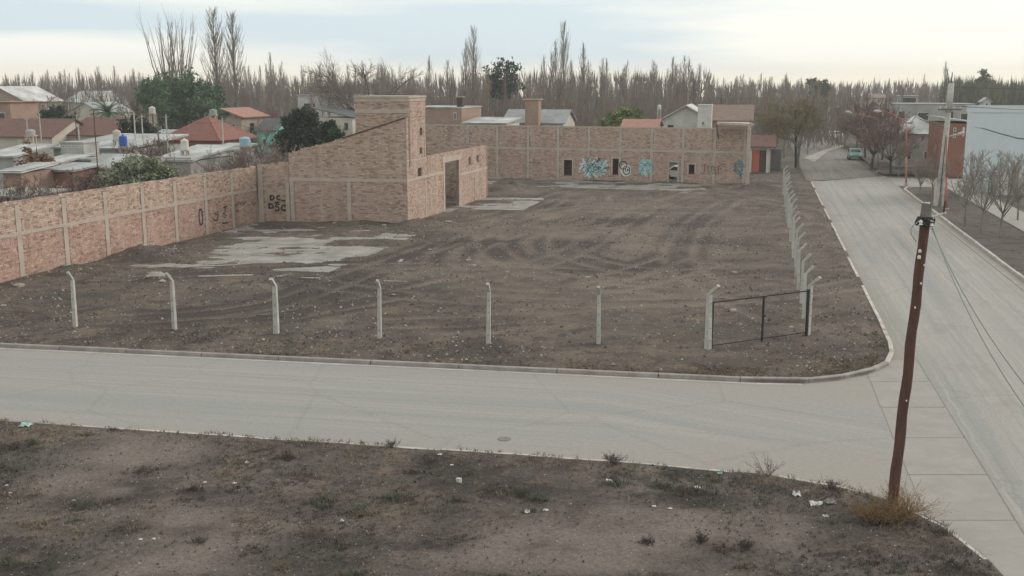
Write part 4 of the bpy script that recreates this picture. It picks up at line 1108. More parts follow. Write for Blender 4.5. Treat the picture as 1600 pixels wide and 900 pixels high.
# concrete power pole
cb = G(1466, 322, 0.1)
cpole = empty('power_pole', tuple(cb), 'tall pale concrete power pole on the verge beside the red lamp post', 'utility pole')
ch = D(1477, 132, cb.y)
mb = MB(); mb.tube([cb - Vector((0, 0, .2)), Vector((cb.x + 0.25, cb.y, ch.z * 0.78))], [0.30, 0.20], 12); mb.build('shaft', 'post_concrete', cpole, smooth=True)
mb = MB(); mb.box((cb.x, cb.y, 1.1), (0.66, 0.5, 2.2)); mb.build('base_block', 'post_concrete', cpole)
mb = MB(); mb.box((cb.x - 0.3, cb.y - 0.35, 2.35), (0.3, 0.12, 0.3)); mb.build('meter_box', 'tin_grey', cpole)
mb = MB(); mb.tube([(cb.x + 0.25, cb.y, ch.z * 0.78), (cb.x + 0.3, cb.y, ch.z + 0.1)], [0.27, 0.24], 12); mb.build('head', 'post_concrete', cpole, smooth=True)
mb = MB(); mb.tube([(cb.x + 0.3, cb.y, ch.z + 0.1), (cb.x + 0.33, cb.y, ch.z + 1.0)], [0.06, 0.03], 6); mb.tube([(cb.x + 0.1, cb.y, ch.z), (cb.x - 0.1, cb.y, ch.z + 1.2)], [0.05, 0.03], 6); mb.build('spike', 'timber_grey', cpole)
mb = MB(); mb.box((cb.x + 0.25, cb.y - 0.24, ch.z * 0.80), (1.9, 0.12, 0.14)); mb.build('crossarm', 'timber_grey', cpole)
for k in (-0.8, -0.3, 0.35, 0.85):
    mb = MB(); mb.lathe((cb.x + 0.25 + k, cb.y - 0.24, ch.z * 0.80 + 0.07), [(0.03, 0), (0.06, 0.05), (0.04, 0.1), (0.06, 0.14), (0.02, 0.2)], 8); mb.build('insulator', 'ceramic_white', cpole)
mb = MB(); mb.tube([(cb.x - 0.02, cb.y - 0.22, 0.1), (cb.x + 0.0, cb.y - 0.3, 3.0), (cb.x + 0.1, cb.y - 0.25, 6.0)], 0.035, 5); mb.build('conduit', 'cable_black', cpole)
arm_m = D(1437, 186, cb.y)
mb = MB(); mb.tube([(cb.x + 0.2, cb.y, D(1474, 201, cb.y).z), arm_m], [0.05, 0.035], 6); mb.build('lamp_arm', 'timber_grey', cpole)
for k, (dx, z, sg) in enumerate(((0.6, ch.z * 0.80 + 0.27, 0.7), (1.1, ch.z * 0.80 + 0.27, 0.75), (0.35, ch.z - 0.2, 0.5))):
    cable('power_line', (cb.x + dx, cb.y - 0.24, z), (cb.x + 40 + dx, cb.y - 14, z + 0.3), sg, 0.014, 'cable_black', ['thin black power line running right from the power pole, lowest strand', 'thin black power line running right from the power pole, middle strand', 'thin black power line running right from the power pole, topmost strand'][k], 'power lines')

# street lamps
def lamp(px, py, topy, armx, army, m, label, arm_m_='red_paint', r=0.09, z0=0.1, curve=True, dy=0.0):
    b = G(px, py, z0); t = D(px, topy, b.y)
    root = empty('street_lamp', tuple(b), label, 'street lamp', 'street lamps of the side street')
    mb = MB(); mb.tube([b - Vector((0, 0, .2)), b.lerp(t, 0.45)], [r, r * 0.9], 10); mb.tube([b.lerp(t, 0.45), t], [r * 0.72, r * 0.6], 10); mb.build('post', m, root, smooth=True)
    e = D(armx, army, b.y + dy); n = 8; p = []
    for i in range(n + 1):
        q = i / n; s = t.lerp(e, q); lift = (e.z - t.z) * (math.sin(q * math.pi / 2) - q) if curve else 0
        p.append(s + Vector((0, 0, lift)))
    mb = MB(); mb.tube(p, [r * 0.6 - r * 0.2 * i / n for i in range(n + 1)], 8); mb.build('arm', arm_m_, root)
    d = (p[-1] - p[-2]).normalized()
    mb = MB(); mb.tube([e - d * 0.1, e + d * 0.12, e + d * 0.45, e + d * 0.7], [0.05, 0.12, 0.15, 0.06], 8); mb.build('lamp_head', 'pale_metal', root)
    mb = MB(); mb.box((b.x, b.y, z0 + 0.02), (0.35, 0.35, 0.12)); mb.build('footing', 'post_concrete', root)
lamp(1416, 288, 191, 1376, 174, 'red_paint', 'red street lamp with long curved arm standing at the verge corner')
lamp(1479, 327, 214, 1496, 210, 'red_paint', 'red street lamp just right of the concrete power pole', 'pale_metal', curve=False, dy=-1.0)
lamp(1372, 268, 186, 1330, 176, 'timber_grey', 'grey street lamp with long straight arm among the bare trees', 'red_paint', r=0.07, curve=False)
lamp(1296, 226, 168, 1307, 167, 'pale_metal', 'distant grey street lamp beside the white car', 'pale_metal', r=0.08)
# lamp whose post stands right of the frame: only its arm and head come into view
b = D(1640, 330, 70.0); root = empty('street_lamp', (b.x, b.y, 0.1), 'dark street lamp reaching in from the right before the blue wall', 'street lamp', 'street lamps of the side street')
tz = D(1640, 222, 70.0).z
mb = MB(); mb.tube([(b.x, b.y, 0), (b.x, b.y, tz)], [0.09, 0.06], 10); mb.build('post', 'rust_metal', root)
e = D(1534, 200, 70.0); mb = MB(); mb.tube([(b.x, b.y, tz), D(1590, 216, 70.0), D(1560, 208, 70.0), e], [0.05, 0.045, 0.04, 0.035], 7); mb.build('arm', 'timber_grey', root)
mb = MB(); mb.tube([e, e + Vector((-0.5, 0, 0.1))], [0.07, 0.03], 7); mb.build('lamp_head', 'pale_metal', root)

# ------------------------------------------------------------------ trees
def rdir(rnd, d, ang):
    a = d.orthogonal().normalized(); b = d.cross(a); t = rnd.uniform(0, 2 * math.pi)
    return (d * math.cos(ang) + (a * math.cos(t) + b * math.sin(t)) * math.sin(ang)).normalized()
def bare_tree(seed, h, trunk_frac=0.25, spread=0.75, lim=6, sub=6, twig=6, up=0.25, r=0.16, name='bare_tree', bark='bark_grey', twigm='twig_grey', fine=0.012, twist=0.12):
    rnd = random.Random(seed); tr = MB(); cr = MB()
    root = empty(name, (0, 0, 0))
    th = h * trunk_frac
    p = [Vector((0, 0, -0.2)), Vector((rnd.uniform(-.1, .1), rnd.uniform(-.1, .1), th * 0.5)), Vector((rnd.uniform(-.15, .15), rnd.uniform(-.15, .15), th))]
    tr.tube(p, [r, r * 0.85, r * 0.75], 7)
    def branch(mb, p0, d, L, r0, seg, n):
        pts = [p0]; rr = [r0]; q = p0.copy(); dd = d.copy()
        for i in range(seg):
            dd = (dd + Vector((rnd.gauss(0, twist), rnd.gauss(0, twist), rnd.gauss(0, twist) + up * 0.35))).normalized()
            q = q + dd * L / seg; pts.append(q); rr.append(r0 * (1 - 0.75 * (i + 1) / seg))
        mb.tube(pts, rr, n, cap=False); return pts, rr
    top = p[-1]
    H = h - th
    for i in range(lim):
        d = Vector((math.cos(i * 2.4 + rnd.random()) * spread, math.sin(i * 2.4 + rnd.random()) * spread, 0.55 + rnd.random() * 0.8)).normalized() if i else Vector((0.05, 0.05, 1)).normalized()
        L = H * rnd.uniform(0.62, 0.9) * (1.05 if i == 0 else 1)
        start = top if i < 3 else p[1].lerp(top, rnd.uniform(0.6, 1))
        pts, rr = branch(tr, start, d, L, r * 0.5, 5, 5)
        for j in range(sub):
            k = rnd.uniform(1.0, 4.9); a = int(k); s = pts[a].lerp(pts[min(a + 1, 5)], k - a)
            d2 = rdir(rnd, (pts[min(a + 1, 5)] - pts[a]).normalized() if a < 5 else d, rnd.uniform(0.4, 0.9))
            L2 = L * rnd.uniform(0.25, 0.5) * (1.15 - 0.12 * k)
            p2, r2 = branch(cr, s, d2, L2, max(r * 0.17, fine * 1.6), 3, 4)
            for t in range(twig):
                k2 = rnd.uniform(0.5, 3.0); a2 = min(2, int(k2)); s2 = p2[a2].lerp(p2[a2 + 1], k2 - a2)
                d3 = rdir(rnd, (p2[a2 + 1] - p2[a2]).normalized(), rnd.uniform(0.3, 0.8))
                L3 = L2 * rnd.uniform(0.3, 0.65)
                p3, _ = branch(cr, s2, d3, L3, fine * 1.3, 2, 3)
                for w in range(3):
                    s3 = p3[0].lerp(p3[-1], rnd.uniform(0.3, 1.0)); d4 = rdir(rnd, d3, rnd.uniform(0.2, 0.7)); e = s3 + d4 * L3 * rnd.uniform(0.3, 0.7)
                    cr.tube([s3, e], [fine, fine * 0.5], 3, cap=False)
    k = h / max(v[2] for v in cr.v + tr.v); tr.v = [(x * k, y * k, z * k) for x, y, z in tr.v]; cr.v = [(x * k, y * k, z * k) for x, y, z in cr.v]
    tr.build('trunk', bark, root); cr.build('crown', twigm, root)
    return root
def poplar(seed, h, limbs=46, width=1.0, name='poplar_tree', bark='bark_pale', twigm='twig_brown', fine=0.022, start=0.26, trunks=1, lean=0.0):
    rnd = random.Random(seed); tr = MB(); cr = MB(); root = empty(name, (0, 0, 0))
    for k in range(trunks):
        bx, by = (rnd.uniform(-.8, .8), rnd.uniform(-.8, .8)) if trunks > 1 else (0, 0)
        lx, ly = rnd.uniform(-lean, lean), rnd.uniform(-lean, lean)
        hh = h * rnd.uniform(0.8, 1.0) if k else h
        pts = [Vector((bx * (0.3 + t) + lx * hh * t, by * (0.3 + t) + ly * hh * t, hh * t - 0.2 * (t == 0))) + Vector((rnd.gauss(0, .06), rnd.gauss(0, .06), 0)) for t in (0, 0.2, 0.4, 0.6, 0.8, 1)]
        r0 = 0.0135 * h
        tr.tube(pts, [r0, r0 * .85, r0 * .66, r0 * .45, r0 * .25, 0.015], 6, cap=False)
        for i in range(limbs):
            t = start + (0.97 - start) * (i + rnd.random()) / limbs
            a = min(4, int(t * 5)); s = pts[a].lerp(pts[a + 1], t * 5 - a)
            prof = math.sin(min(1.0, (1.05 - t) / 0.75) * math.pi * 0.5) * (0.5 + 0.5 * min(1, (t - start) / 0.15 + 0.3))
            az = rnd.uniform(0, 6.28); tilt = rnd.uniform(0.18, 0.42) * width
            d = Vector((math.cos(az) * math.sin(tilt), math.sin(az) * math.sin(tilt), math.cos(tilt)))
            L = h * 0.25 * prof * rnd.uniform(0.6, 1.1) + 0.4
            m = s + d * L * 0.5; d2 = (d + Vector((0, 0, 0.5))).normalized(); e = m + d2 * L * 0.5
            cr.tube([s, m, e], [fine * 1.8, fine * 1.3, fine * 0.6], 3, cap=False)
            for w in range(5):
                q = s.lerp(m, rnd.uniform(0.3, 1)) if rnd.random() < .5 else m.lerp(e, rnd.random())
                d3 = (rdir(rnd, d2, rnd.uniform(0.15, 0.5)) + Vector((0, 0, 0.3))).normalized()
                cr.tube([q, q + d3 * L * rnd.uniform(0.2, 0.45)], [fine, fine * 0.4], 3, cap=False)
    tr.build('trunk', bark, root); cr.build('crown', twigm, root)
    return root
def leafy(seed, name, w, h, base, leafm, n_clump=150, per=55, leaf=0.16, bark='bark_dark', droop=0.0, cone=0.0, lobes=5, flat=1.0):
    """crown of leaf-sized faces gathered in clumps"""
    rnd = random.Random(seed); root = empty(name, (0, 0, 0)); tr = MB(); cr = MB()
    rx = w / 2; rz = (h - base) / 2; cz = base + rz
    tr.tube([(0, 0, -0.2), (0.05, 0, base * 0.6 + 0.2), (0, 0.05, cz), (0.0, 0.1, h * 0.88)], [0.035 * h, 0.028 * h, 0.016 * h, 0.01], 7, cap=False)
    lb = [(Vector((math.cos(k * 6.28 / lobes) * rx * 0.42, math.sin(k * 6.28 / lobes) * rx * 0.42, cz + rnd.uniform(-.35, .3) * rz)), rnd.uniform(0.55, 0.75)) for k in range(lobes)] + [(Vector((0, 0, cz + 0.12 * rz)), 0.8)]
    for c, s in lb:
        tr.tube([(0, 0, base * 0.7 + 0.3), c.lerp(Vector((0, 0, cz)), 0.5), c], [0.014 * h, 0.01 * h, 0.004 * h], 5, cap=False)
    for k in range(n_clump):
        c, s = rnd.choice(lb)
        d = Vector((rnd.gauss(0, 1), rnd.gauss(0, 1), rnd.gauss(0, 1))).normalized()
        rr = rnd.uniform(0.55, 1.05)
        q = c + Vector((d.x * rx * s * rr, d.y * rx * s * rr, d.z * rz * s * rr * flat))
        f = max(0, (q.z - base) / (h - base))
        if cone: q.x *= 1 - cone * f; q.y *= 1 - cone * f
        if q.z < base * 0.8: q.z = base * 0.8 + rnd.random() * 0.4
        cs = rnd.uniform(0.05, 0.11) * (w + h) / 2
        for j in range(per):
            o = Vector((rnd.gauss(0, 1), rnd.gauss(0, 1), rnd.gauss(0, 0.7))) * cs * 0.5
            o.z -= droop * abs(rnd.gauss(0, 1)) * cs
            p = q + o; n = Vector((rnd.gauss(0, 1), rnd.gauss(0, 1), rnd.gauss(0.5, 1))).normalized(); a = n.orthogonal().normalized(); b = n.cross(a); L = leaf * rnd.uniform(0.6, 1.4)
            t = rnd.uniform(0, 6.28); a, b = a * math.cos(t) + b * math.sin(t), b * math.cos(t) - a * math.sin(t)
            i0 = len(cr.v); cr.v.extend((tuple(p - a * L), tuple(p + b * L * 0.45), tuple(p + a * L), tuple(p - b * L * 0.45))); cr.f.append((i0, i0 + 1, i0 + 2, i0 + 3))
    tr.build('trunk', bark, root); cr.build('crown', leafm, root)
    return root
def finish(root, loc, label, cat='tree', group=None, rz=0.0, sc=1.0):
    place(root, loc, rz, sc); tag(root, label, cat, group); return root
def spot(px, d): return (D(px, 134, d).x, d, 0.0)
def topz(py, d): return D(800, py, d).z

# --- poplars (prototypes are themselves placed)
protos = [poplar(31, 16), poplar(32, 16, limbs=60, twigm='twig_grey'), poplar(33, 16, width=1.3, limbs=50), poplar(34, 16, trunks=2, limbs=34, lean=0.02, twigm='twig_grey')]
protos.append(poplar(35, 16, limbs=120, width=1.25, fine=0.015, twigm='twig_grey', bark='bark_grey', start=0.22))
used = [False] * 5
rp = random.Random(11)
def put_poplar(px, py_top, d, label, group, k=None, wide=1.0):
    k = rp.randrange(4) if k is None else k
    s = topz(py_top, d) / 16.0; rz = rp.uniform(0, 6.28)
    if not used[k]:
        used[k] = True; c = protos[k]; place(c, spot(px, d), rz, (s * wide, s * wide, s)); tag(c, label, 'tree', group)
    else:
        c = copy_tree(protos[k], spot(px, d), rz, (s * wide, s * wide, s), label, group)
    return c
GP = 'bare poplars in the far windbreaks'
put_poplar(338, 16, 195, 'tall bare poplar behind the big evergreen, left of the close pair', GP, 4, 1.25)
put_poplar(367, 22, 197, 'tall bare poplar behind the big evergreen, right of the close pair', GP, 4, 1.2)
put_poplar(740, 44, 215, 'tall bare poplar left of the dark evergreen beyond the wall', GP, 4, 0.9)
put_poplar(880, 36, 225, 'tallest bare poplar rising above the middle of the back wall', GP, 4, 0.85)
put_poplar(868, 66, 232, 'bare poplar just left of the tallest one over the back wall', GP, 0)
put_poplar(912, 70, 240, 'bare poplar just right of the tallest one over the back wall', GP, 1)
put_poplar(728, 66, 222, 'thinner bare poplar leaning beside the tall one left of the dark evergreen', GP, 0)
put_poplar(424, 84, 260, 'slender bare poplar standing alone left of the round bare tree', GP, 1, 0.8)
put_poplar(1476, 98, 330, 'thin pale poplar directly behind the concrete power pole', GP, 0)
put_poplar(1444, 116, 340, 'dark pointed poplar left of the concrete power pole', GP, 2, 0.7)
put_poplar(1043, 108, 280, 'dark pointed poplar above the green bush behind the wall', GP, 2, 0.8)
put_poplar(1062, 100, 290, 'thin poplar above the white gable house', GP, 0, 0.8)
for i in range(190):
    px = rp.uniform(395, 1500)
    if px < 650: top, d = rp.uniform(96, 122), rp.uniform(230, 330)
    elif px < 1100: top, d = rp.uniform(88, 124), rp.uniform(185, 320)
    elif px < 1240: top, d = rp.uniform(116, 136), rp.uniform(230, 340)
    else: top, d = rp.uniform(122, 140), rp.uniform(260, 390)
    if px < 1100 and i % 3 == 0: top, d = rp.uniform(108, 135), rp.uniform(180, 230)
    z = 'left of the ruin tower' if px < 600 else ('above the middle of the back wall' if px < 1100 else 'beyond the side street')
    put_poplar(px, top, d, 'bare grey-brown poplar in the far windbreak ' + z, GP + ' ' + z)
for i in range(46):
    px = rp.uniform(-20, 395); put_poplar(px, rp.uniform(104, 124), rp.uniform(260, 380), 'bare brown poplar in the far windbreak behind the left houses', GP + ' behind the left houses')

# --- far wood too dense to count
def far_wood(name, label, x0, x1, d0, d1, n, top0, top1, m, seed, fine=0.05):
    rnd = random.Random(seed); mb = MB()
    for i in range(n):
        px = rnd.uniform(x0, x1); d = rnd.uniform(d0, d1); b = D(px, 134, d); h = topz(rnd.uniform(top0, top1), d)
        w = rnd.uniform(0.8, 2.6)
        for k in range(26):
            t = rnd.uniform(0.02, 0.75); a = rnd.uniform(0, 6.28); rr = w * rnd.random()
            p = Vector((b.x + math.cos(a) * rr * .5, b.y + math.sin(a) * rr * .5, h * t)); e = Vector((b.x + math.cos(a) * rr, b.y + math.sin(a) * rr, min(h, h * (t + rnd.uniform(0.12, 0.3)))))
            s = fine * rnd.uniform(0.7, 2.0)
            o = len(mb.v); mb.v.extend(((p.x - s, p.y, p.z), (p.x + s, p.y - s, p.z), (p.x, p.y + s, p.z), tuple(e))); mb.f.extend(((o, o + 1, o + 3), (o + 1, o + 2, o + 3), (o + 2, o, o + 3)))
    tag(mb.build(name, m), label, 'wood', kind='stuff')
far_wood('far_wood', 'hazy bare poplar wood closing the horizon on the left', -60, 720, 300, 520, 500, 106, 132, 'twig_shade', 5, 0.11)
far_wood('far_wood', 'hazy bare poplar wood closing the horizon over the back wall', 720, 1110, 300, 520, 270, 100, 132, 'twig_shade', 15, 0.11)
far_wood('far_wood', 'hazy low bare wood closing the horizon at the end of the side street', 1110, 1660, 340, 560, 420, 120, 135, 'twig_grey', 25, 0.11)
far_wood('bare_thicket', 'brown bare thicket between the far houses and the poplars', 650, 1330, 165, 270, 620, 126, 164, 'twig_shade', 6, 0.045)
far_wood('bare_thicket', 'brown bare thicket behind the houses on the left', -40, 640, 235, 330, 620, 116, 140, 'twig_shade', 7, 0.06)
far_wood('hazy_grove', 'hazy olive grove behind the blue building', 1470, 1680, 230, 420, 420, 112, 140, 'leaf_haze', 8, 0.10)

# --- single trees of the left and the middle
def vase(seed, h, n, spread, name='bare_tree', twigm='twig_grey'):
    rnd = random.Random(seed); root = empty(name, (0, 0, 0)); tr = MB(); cr = MB()
    tr.tube([(0, 0, -0.2), (0, 0, h * 0.28)], [0.3, 0.24], 8, cap=False)
    for i in range(n):
        a = i * 2.4 + rnd.random(); t = spread * math.sqrt((i + 0.5) / n)
        d = Vector((math.cos(a) * math.sin(t), math.sin(a) * math.sin(t), math.cos(t)))
        L = h * 0.72 * rnd.uniform(0.85, 1.02) / max(0.8, math.cos(t))
        s = Vector((0, 0, h * rnd.uniform(0.2, 0.28))); m = s + d * L * 0.5 + Vector((rnd.gauss(0, .2), rnd.gauss(0, .2), 0)); e = s + d * L + Vector((0, 0, 0.3))
        tr.tube([s, m, e], [0.13, 0.09, 0.025], 5, cap=False)
        for k in range(16):
            q = m.lerp(e, rnd.uniform(-0.5, 1)) if rnd.random() < .8 else s.lerp(m, rnd.uniform(.5, 1)); d3 = rdir(rnd, d, rnd.uniform(0.1, 0.3))
            cr.tube([q, q + d3 * L * rnd.uniform(0.1, 0.22)], [0.03, 0.012], 3, cap=False)
    tr.build('trunk', 'bark_grey', root); cr.build('crown', twigm, root); return root
finish(vase(61, topz(26, 205), 15, 0.26), spot(283, 205), 'tall bare fan-shaped tree above the big evergreen, right one of two', group='fan-shaped bare trees')
finish(vase(62, topz(30, 208), 14, 0.30), spot(262, 208), 'tall bare fan-shaped tree above the big evergreen, left one of two', group='fan-shaped bare trees')
finish(bare_tree(63, topz(70, 185), 0.16, 1.15, 11, 13, 10, 0.18, 0.34, fine=0.02, bark='bark_dark', twigm='twig_brown'), spot(572, 185), 'wide round-headed bare tree behind the ruin tower')
finish(leafy(64, 'evergreen_tree', 15.0, topz(106, 190), 1.5, 'leaf_green', 260, 60, 0.34, droop=0.5, lobes=7), spot(284, 188), 'big dense green evergreen tree behind the red-roofed house')
finish(leafy(65, 'evergreen_tree', 7.5, topz(88, 200), 5.0, 'leaf_dark', 64, 34, 0.34, lobes=7), spot(788, 204), 'dark evergreen tree among the poplars beyond the back wall')
finish(leafy(66, 'conifer_tree', 6.0, topz(164, 108), 0.4, 'leaf_dark', 280, 75, 0.20, lobes=5, cone=0.35), spot(470, 108), 'dark green conifer beside the ruin slope, larger of two', group='dark conifers')
finish(leafy(67, 'conifer_tree', 3.4, topz(182, 104), 0.4, 'leaf_dark', 130, 65, 0.18, lobes=4, cone=0.4), spot(517, 104), 'dark green conifer beside the ruin slope, smaller of two', group='dark conifers')
finish(leafy(68, 'broadleaf_bush', 5.6, topz(164, 150), 0.5, 'leaf_dark', 120, 55, 0.25, lobes=5), spot(76, 150), 'round dark bush in front of the white gable house on the left')
finish(leafy(69, 'broadleaf_tree', 4.8, topz(178, 132), 0.8, 'leaf_dark', 110, 50, 0.24, lobes=5), spot(217, 132), 'dark leafy tree left of the red hip roof')
finish(leafy(70, 'olive_shrub', 5.2, topz(240, 73.5), 0.6, 'leaf_olive', 260, 80, 0.13, lobes=6), spot(210, 73.5), 'pale olive-green shrub rising behind the left boundary wall', 'shrub')
finish(leafy(71, 'brown_tree', 3.2, topz(214, 90), 1.6, 'leaf_rust', 46, 26, 0.17, lobes=5), spot(48, 90), 'small tree with dead brown leaves before the shacks on the left')
finish(leafy(72, 'green_bush', 6.8, topz(163, 150), 0.6, 'leaf_bright', 170, 60, 0.26, lobes=6), spot(982, 150), 'round bright green bush showing above the back wall', 'bush')
finish(bare_tree(73, topz(148, 165), 0.3, 0.9, 7, 8, 6, 0.2, 0.2, fine=0.03, twigm='twig_grey'), spot(70, 165), 'pale bare tree beside the brick gable house on the far left')
finish(leafy(74, 'broadleaf_tree', 6.0, topz(108, 330), 4.0, 'leaf_haze', 70, 40, 0.5, lobes=5), spot(1538, 330), 'hazy round-topped tree on the skyline above the blue building')
finish(leafy(75, 'broadleaf_tree', 6.0, topz(112, 300), 3.0, 'leaf_haze', 60, 36, 0.5, lobes=4), spot(1280, 300), 'dark round tree on the skyline above the side street')
# date palm
pr_ = random.Random(5); palm = empty('palm_tree', spot(165, 150), 'palm with arching fronds among the left houses', 'tree')
bx, by, _ = spot(165, 150); ph = topz(176, 150)
mb = MB(); mb.tube([(bx, by, 0), (bx + .1, by, ph)], [0.35, 0.28], 9); mb.build('trunk', 'bark_dark', palm)
mb = MB()
for k in range(34):
    a = k * 2.4; el = pr_.uniform(-0.3, 1.2); L = pr_.uniform(2.2, 3.0); p = Vector((bx, by, ph)); d = Vector((math.cos(a) * math.cos(el), math.sin(a) * math.cos(el), math.sin(el)))
    pts = []
    for i in range(7):
        pts.append(p.copy()); p = p + d * L / 6; d = (d + Vector((0, 0, -0.17))).normalized()
    for i in range(6):
        s = Vector((-d.y, d.x, 0)).normalized(); w = 0.42 * (1 - abs(i - 2) / 6)
        for sg in (-1, 1):
            for t in (0.0, 0.33, 0.66):
                q = pts[i].lerp(pts[i + 1], t); o = len(mb.v)
                mb.v.extend((tuple(q), tuple(q + (pts[i + 1] - pts[i]) * 0.25), tuple(q + s * sg * w + (pts[i + 1] - pts[i]) * 0.5 - Vector((0, 0, 0.15))))); mb.f.append((o, o + 1, o + 2))
    mb.tube(pts, 0.025, 3, cap=False)
mb.build('fronds', 'leaf_green', palm)
# bare shrubs behind the walls on the left
sh = bare_tree(81, 4.2, 0.08, 0.8, 10, 7, 5, 0.3, 0.05, name='bare_shrub', bark='bark_dark', twigm='twig_purple', fine=0.014)
sh2 = bare_tree(82, 4.2, 0.08, 0.8, 10, 7, 5, 0.3, 0.05, name='bare_shrub', bark='bark_dark', twigm='twig_grey', fine=0.014)
first_s = {id(sh): True, id(sh2): True}
for i, (px, py, d, k) in enumerate(((30, 268, 72, 0), (70, 272, 70, 1), (110, 262, 72, 0), (135, 255, 74, 0), (152, 262, 72, 1), (15, 280, 66, 0), (240, 206, 100, 0), (262, 238, 84, 1), (352, 224, 92, 1), (375, 226, 92, 0), (395, 222, 95, 1), (418, 214, 98, 0), (440, 220, 94, 1), (446, 232, 90, 0), (330, 240, 88, 1), (405, 180, 140, 1), (425, 160, 170, 0), (445, 150, 175, 1), (392, 150, 190, 1), (100, 150, 170, 1), (200, 150, 190, 0), (540, 190, 118, 1), (205, 218, 102, 0), (222, 214, 104, 1), (232, 222, 98, 0))):
    src = sh if k == 0 else sh2; s = topz(py, d) / 4.2
    lb = 'bare twiggy shrub rising just behind the left boundary wall' if px < 160 and d < 80 else ('bare twiggy shrub between the red hip roof and the ruin' if 240 < px < 450 and d < 110 else ('bare twiggy shrub in front of the dark leafy tree by the blue tank' if 190 < px < 245 and d < 110 else 'bare twiggy bush in the yards before the far windbreak on the left'))
    s3 = (min(s, 1.5) , min(s, 1.5), s)
    if first_s[id(src)]: first_s[id(src)] = False; place(src, spot(px, d), rp.uniform(0, 6), s3); tag(src, lb, 'shrub', 'bare shrubs behind the walls')
    else:
        c = copy_tree(src, spot(px, d), rp.uniform(0, 6), s3, lb, 'bare shrubs behind the walls')
        c['category'] = 'shrub'

# --- side street trees
s1 = bare_tree(91, 6.5, 0.22, 0.85, 8, 8, 7, 0.25, 0.13, name='street_tree', bark='bark_dark', twigm='twig_purple', fine=0.02)
s2 = bare_tree(92, 6.5, 0.25, 0.85, 8, 8, 7, 0.25, 0.13, name='street_tree', bark='bark_grey', twigm='twig_grey', fine=0.02)
s4 = bare_tree(94, 6.5, 0.26, 0.7, 8, 7, 5, 0.4, 0.10, name='street_tree', bark='bark_grey', twigm='twig_pale', fine=0.016)
s3_ = bare_tree(93, 6.5, 0.28, 0.8, 7, 8, 7, 0.25, 0.12, name='street_tree', bark='bark_grey', twigm='twig_ochre', fine=0.024)
fs = {id(s4): True, id(s1): True, id(s2): True, id(s3_): True}
def street_tree(src, px, pyb, pyt, label, group, wide=1.0, z0=0.1):
    b = G(px, pyb, z0); s = (topz(pyt, b.y) - z0) / 6.5
    rz = rp.uniform(0, 6.28); scv = (s * wide, s * wide, s)
    if fs[id(src)]: fs[id(src)] = False; c = src; place(c, tuple(b), rz, scv)
    else: c = copy_tree(src, tuple(b), rz, scv)
    return tag(c, label, 'tree', group)
GS = 'bare trees along the side street'
for px, yb, yt, src, w, lb in ((1362, 262, 150, s1, 1.2, 'reddish bare street tree right behind the green car'), (1352, 246, 142, s1, 1.0, 'tall reddish bare street tree above the green car'), (1338, 230, 146, s1, 0.95, 'reddish bare tree between the green car and the white car'),
                            (1392, 272, 160, s1, 1.15, 'reddish bare street tree behind the curved red lamp'), (1404, 274, 200, s2, 0.9, 'grey bare street tree close behind the red lamp'),
                            (1378, 250, 150, s1, 1.0, 'reddish bare tree in front of the far white houses'), (1437, 312, 214, s2, 0.62, 'slim bare tree at the verge corner, left of the pair by the power pole'), (1456, 314, 222, s2, 0.6, 'slim bare tree right against the power pole, right of the pair'),
                            (1508, 353, 232, s4, 0.95, 'bare young tree on the verge, nearest the power pole'), (1532, 364, 240, s4, 0.95, 'bare young tree on the verge, second from the power pole'), (1562, 372, 232, s4, 0.95, 'bare young tree on the verge at the right edge, before the blue wall'),
                            (1590, 345, 232, s4, 0.85, 'pale bare tree growing against the blue wall'), (1247, 263, 146, s3_, 1.0, 'ochre-tinged bare tree at the left side of the street'), (1225, 245, 150, s3_, 1.1, 'ochre-tinged bare tree further left behind the street corner'),
                            (1262, 240, 170, s3_, 0.8, 'ochre-tinged bare tree overhanging the far street'), (1210, 240, 150, s2, 1.1, 'grey bare tree behind the small orange house'), (1192, 232, 165, s2, 0.9, 'grey bare tree above the end of the back wall'),
                            (1275, 222, 160, s2, 1.0, 'grey bare tree left of the white car')):
    street_tree(src, px, yb, yt, lb, GS, w)
b = G(1244, 262, 0.1); t = D(1243, 172, b.y)
root = empty('timber_pole', tuple(b), 'dark bare timber post beside the ochre tree at the street corner', 'pole'); mb = MB(); mb.tube([b, t], [0.2, 0.13], 8); mb.build('shaft', 'bark_dark', root); mb = MB(); mb.tube([t, t + Vector((0, 0, 0.08))], 0.16, 8); mb.build('cap', 'timber_grey', root)

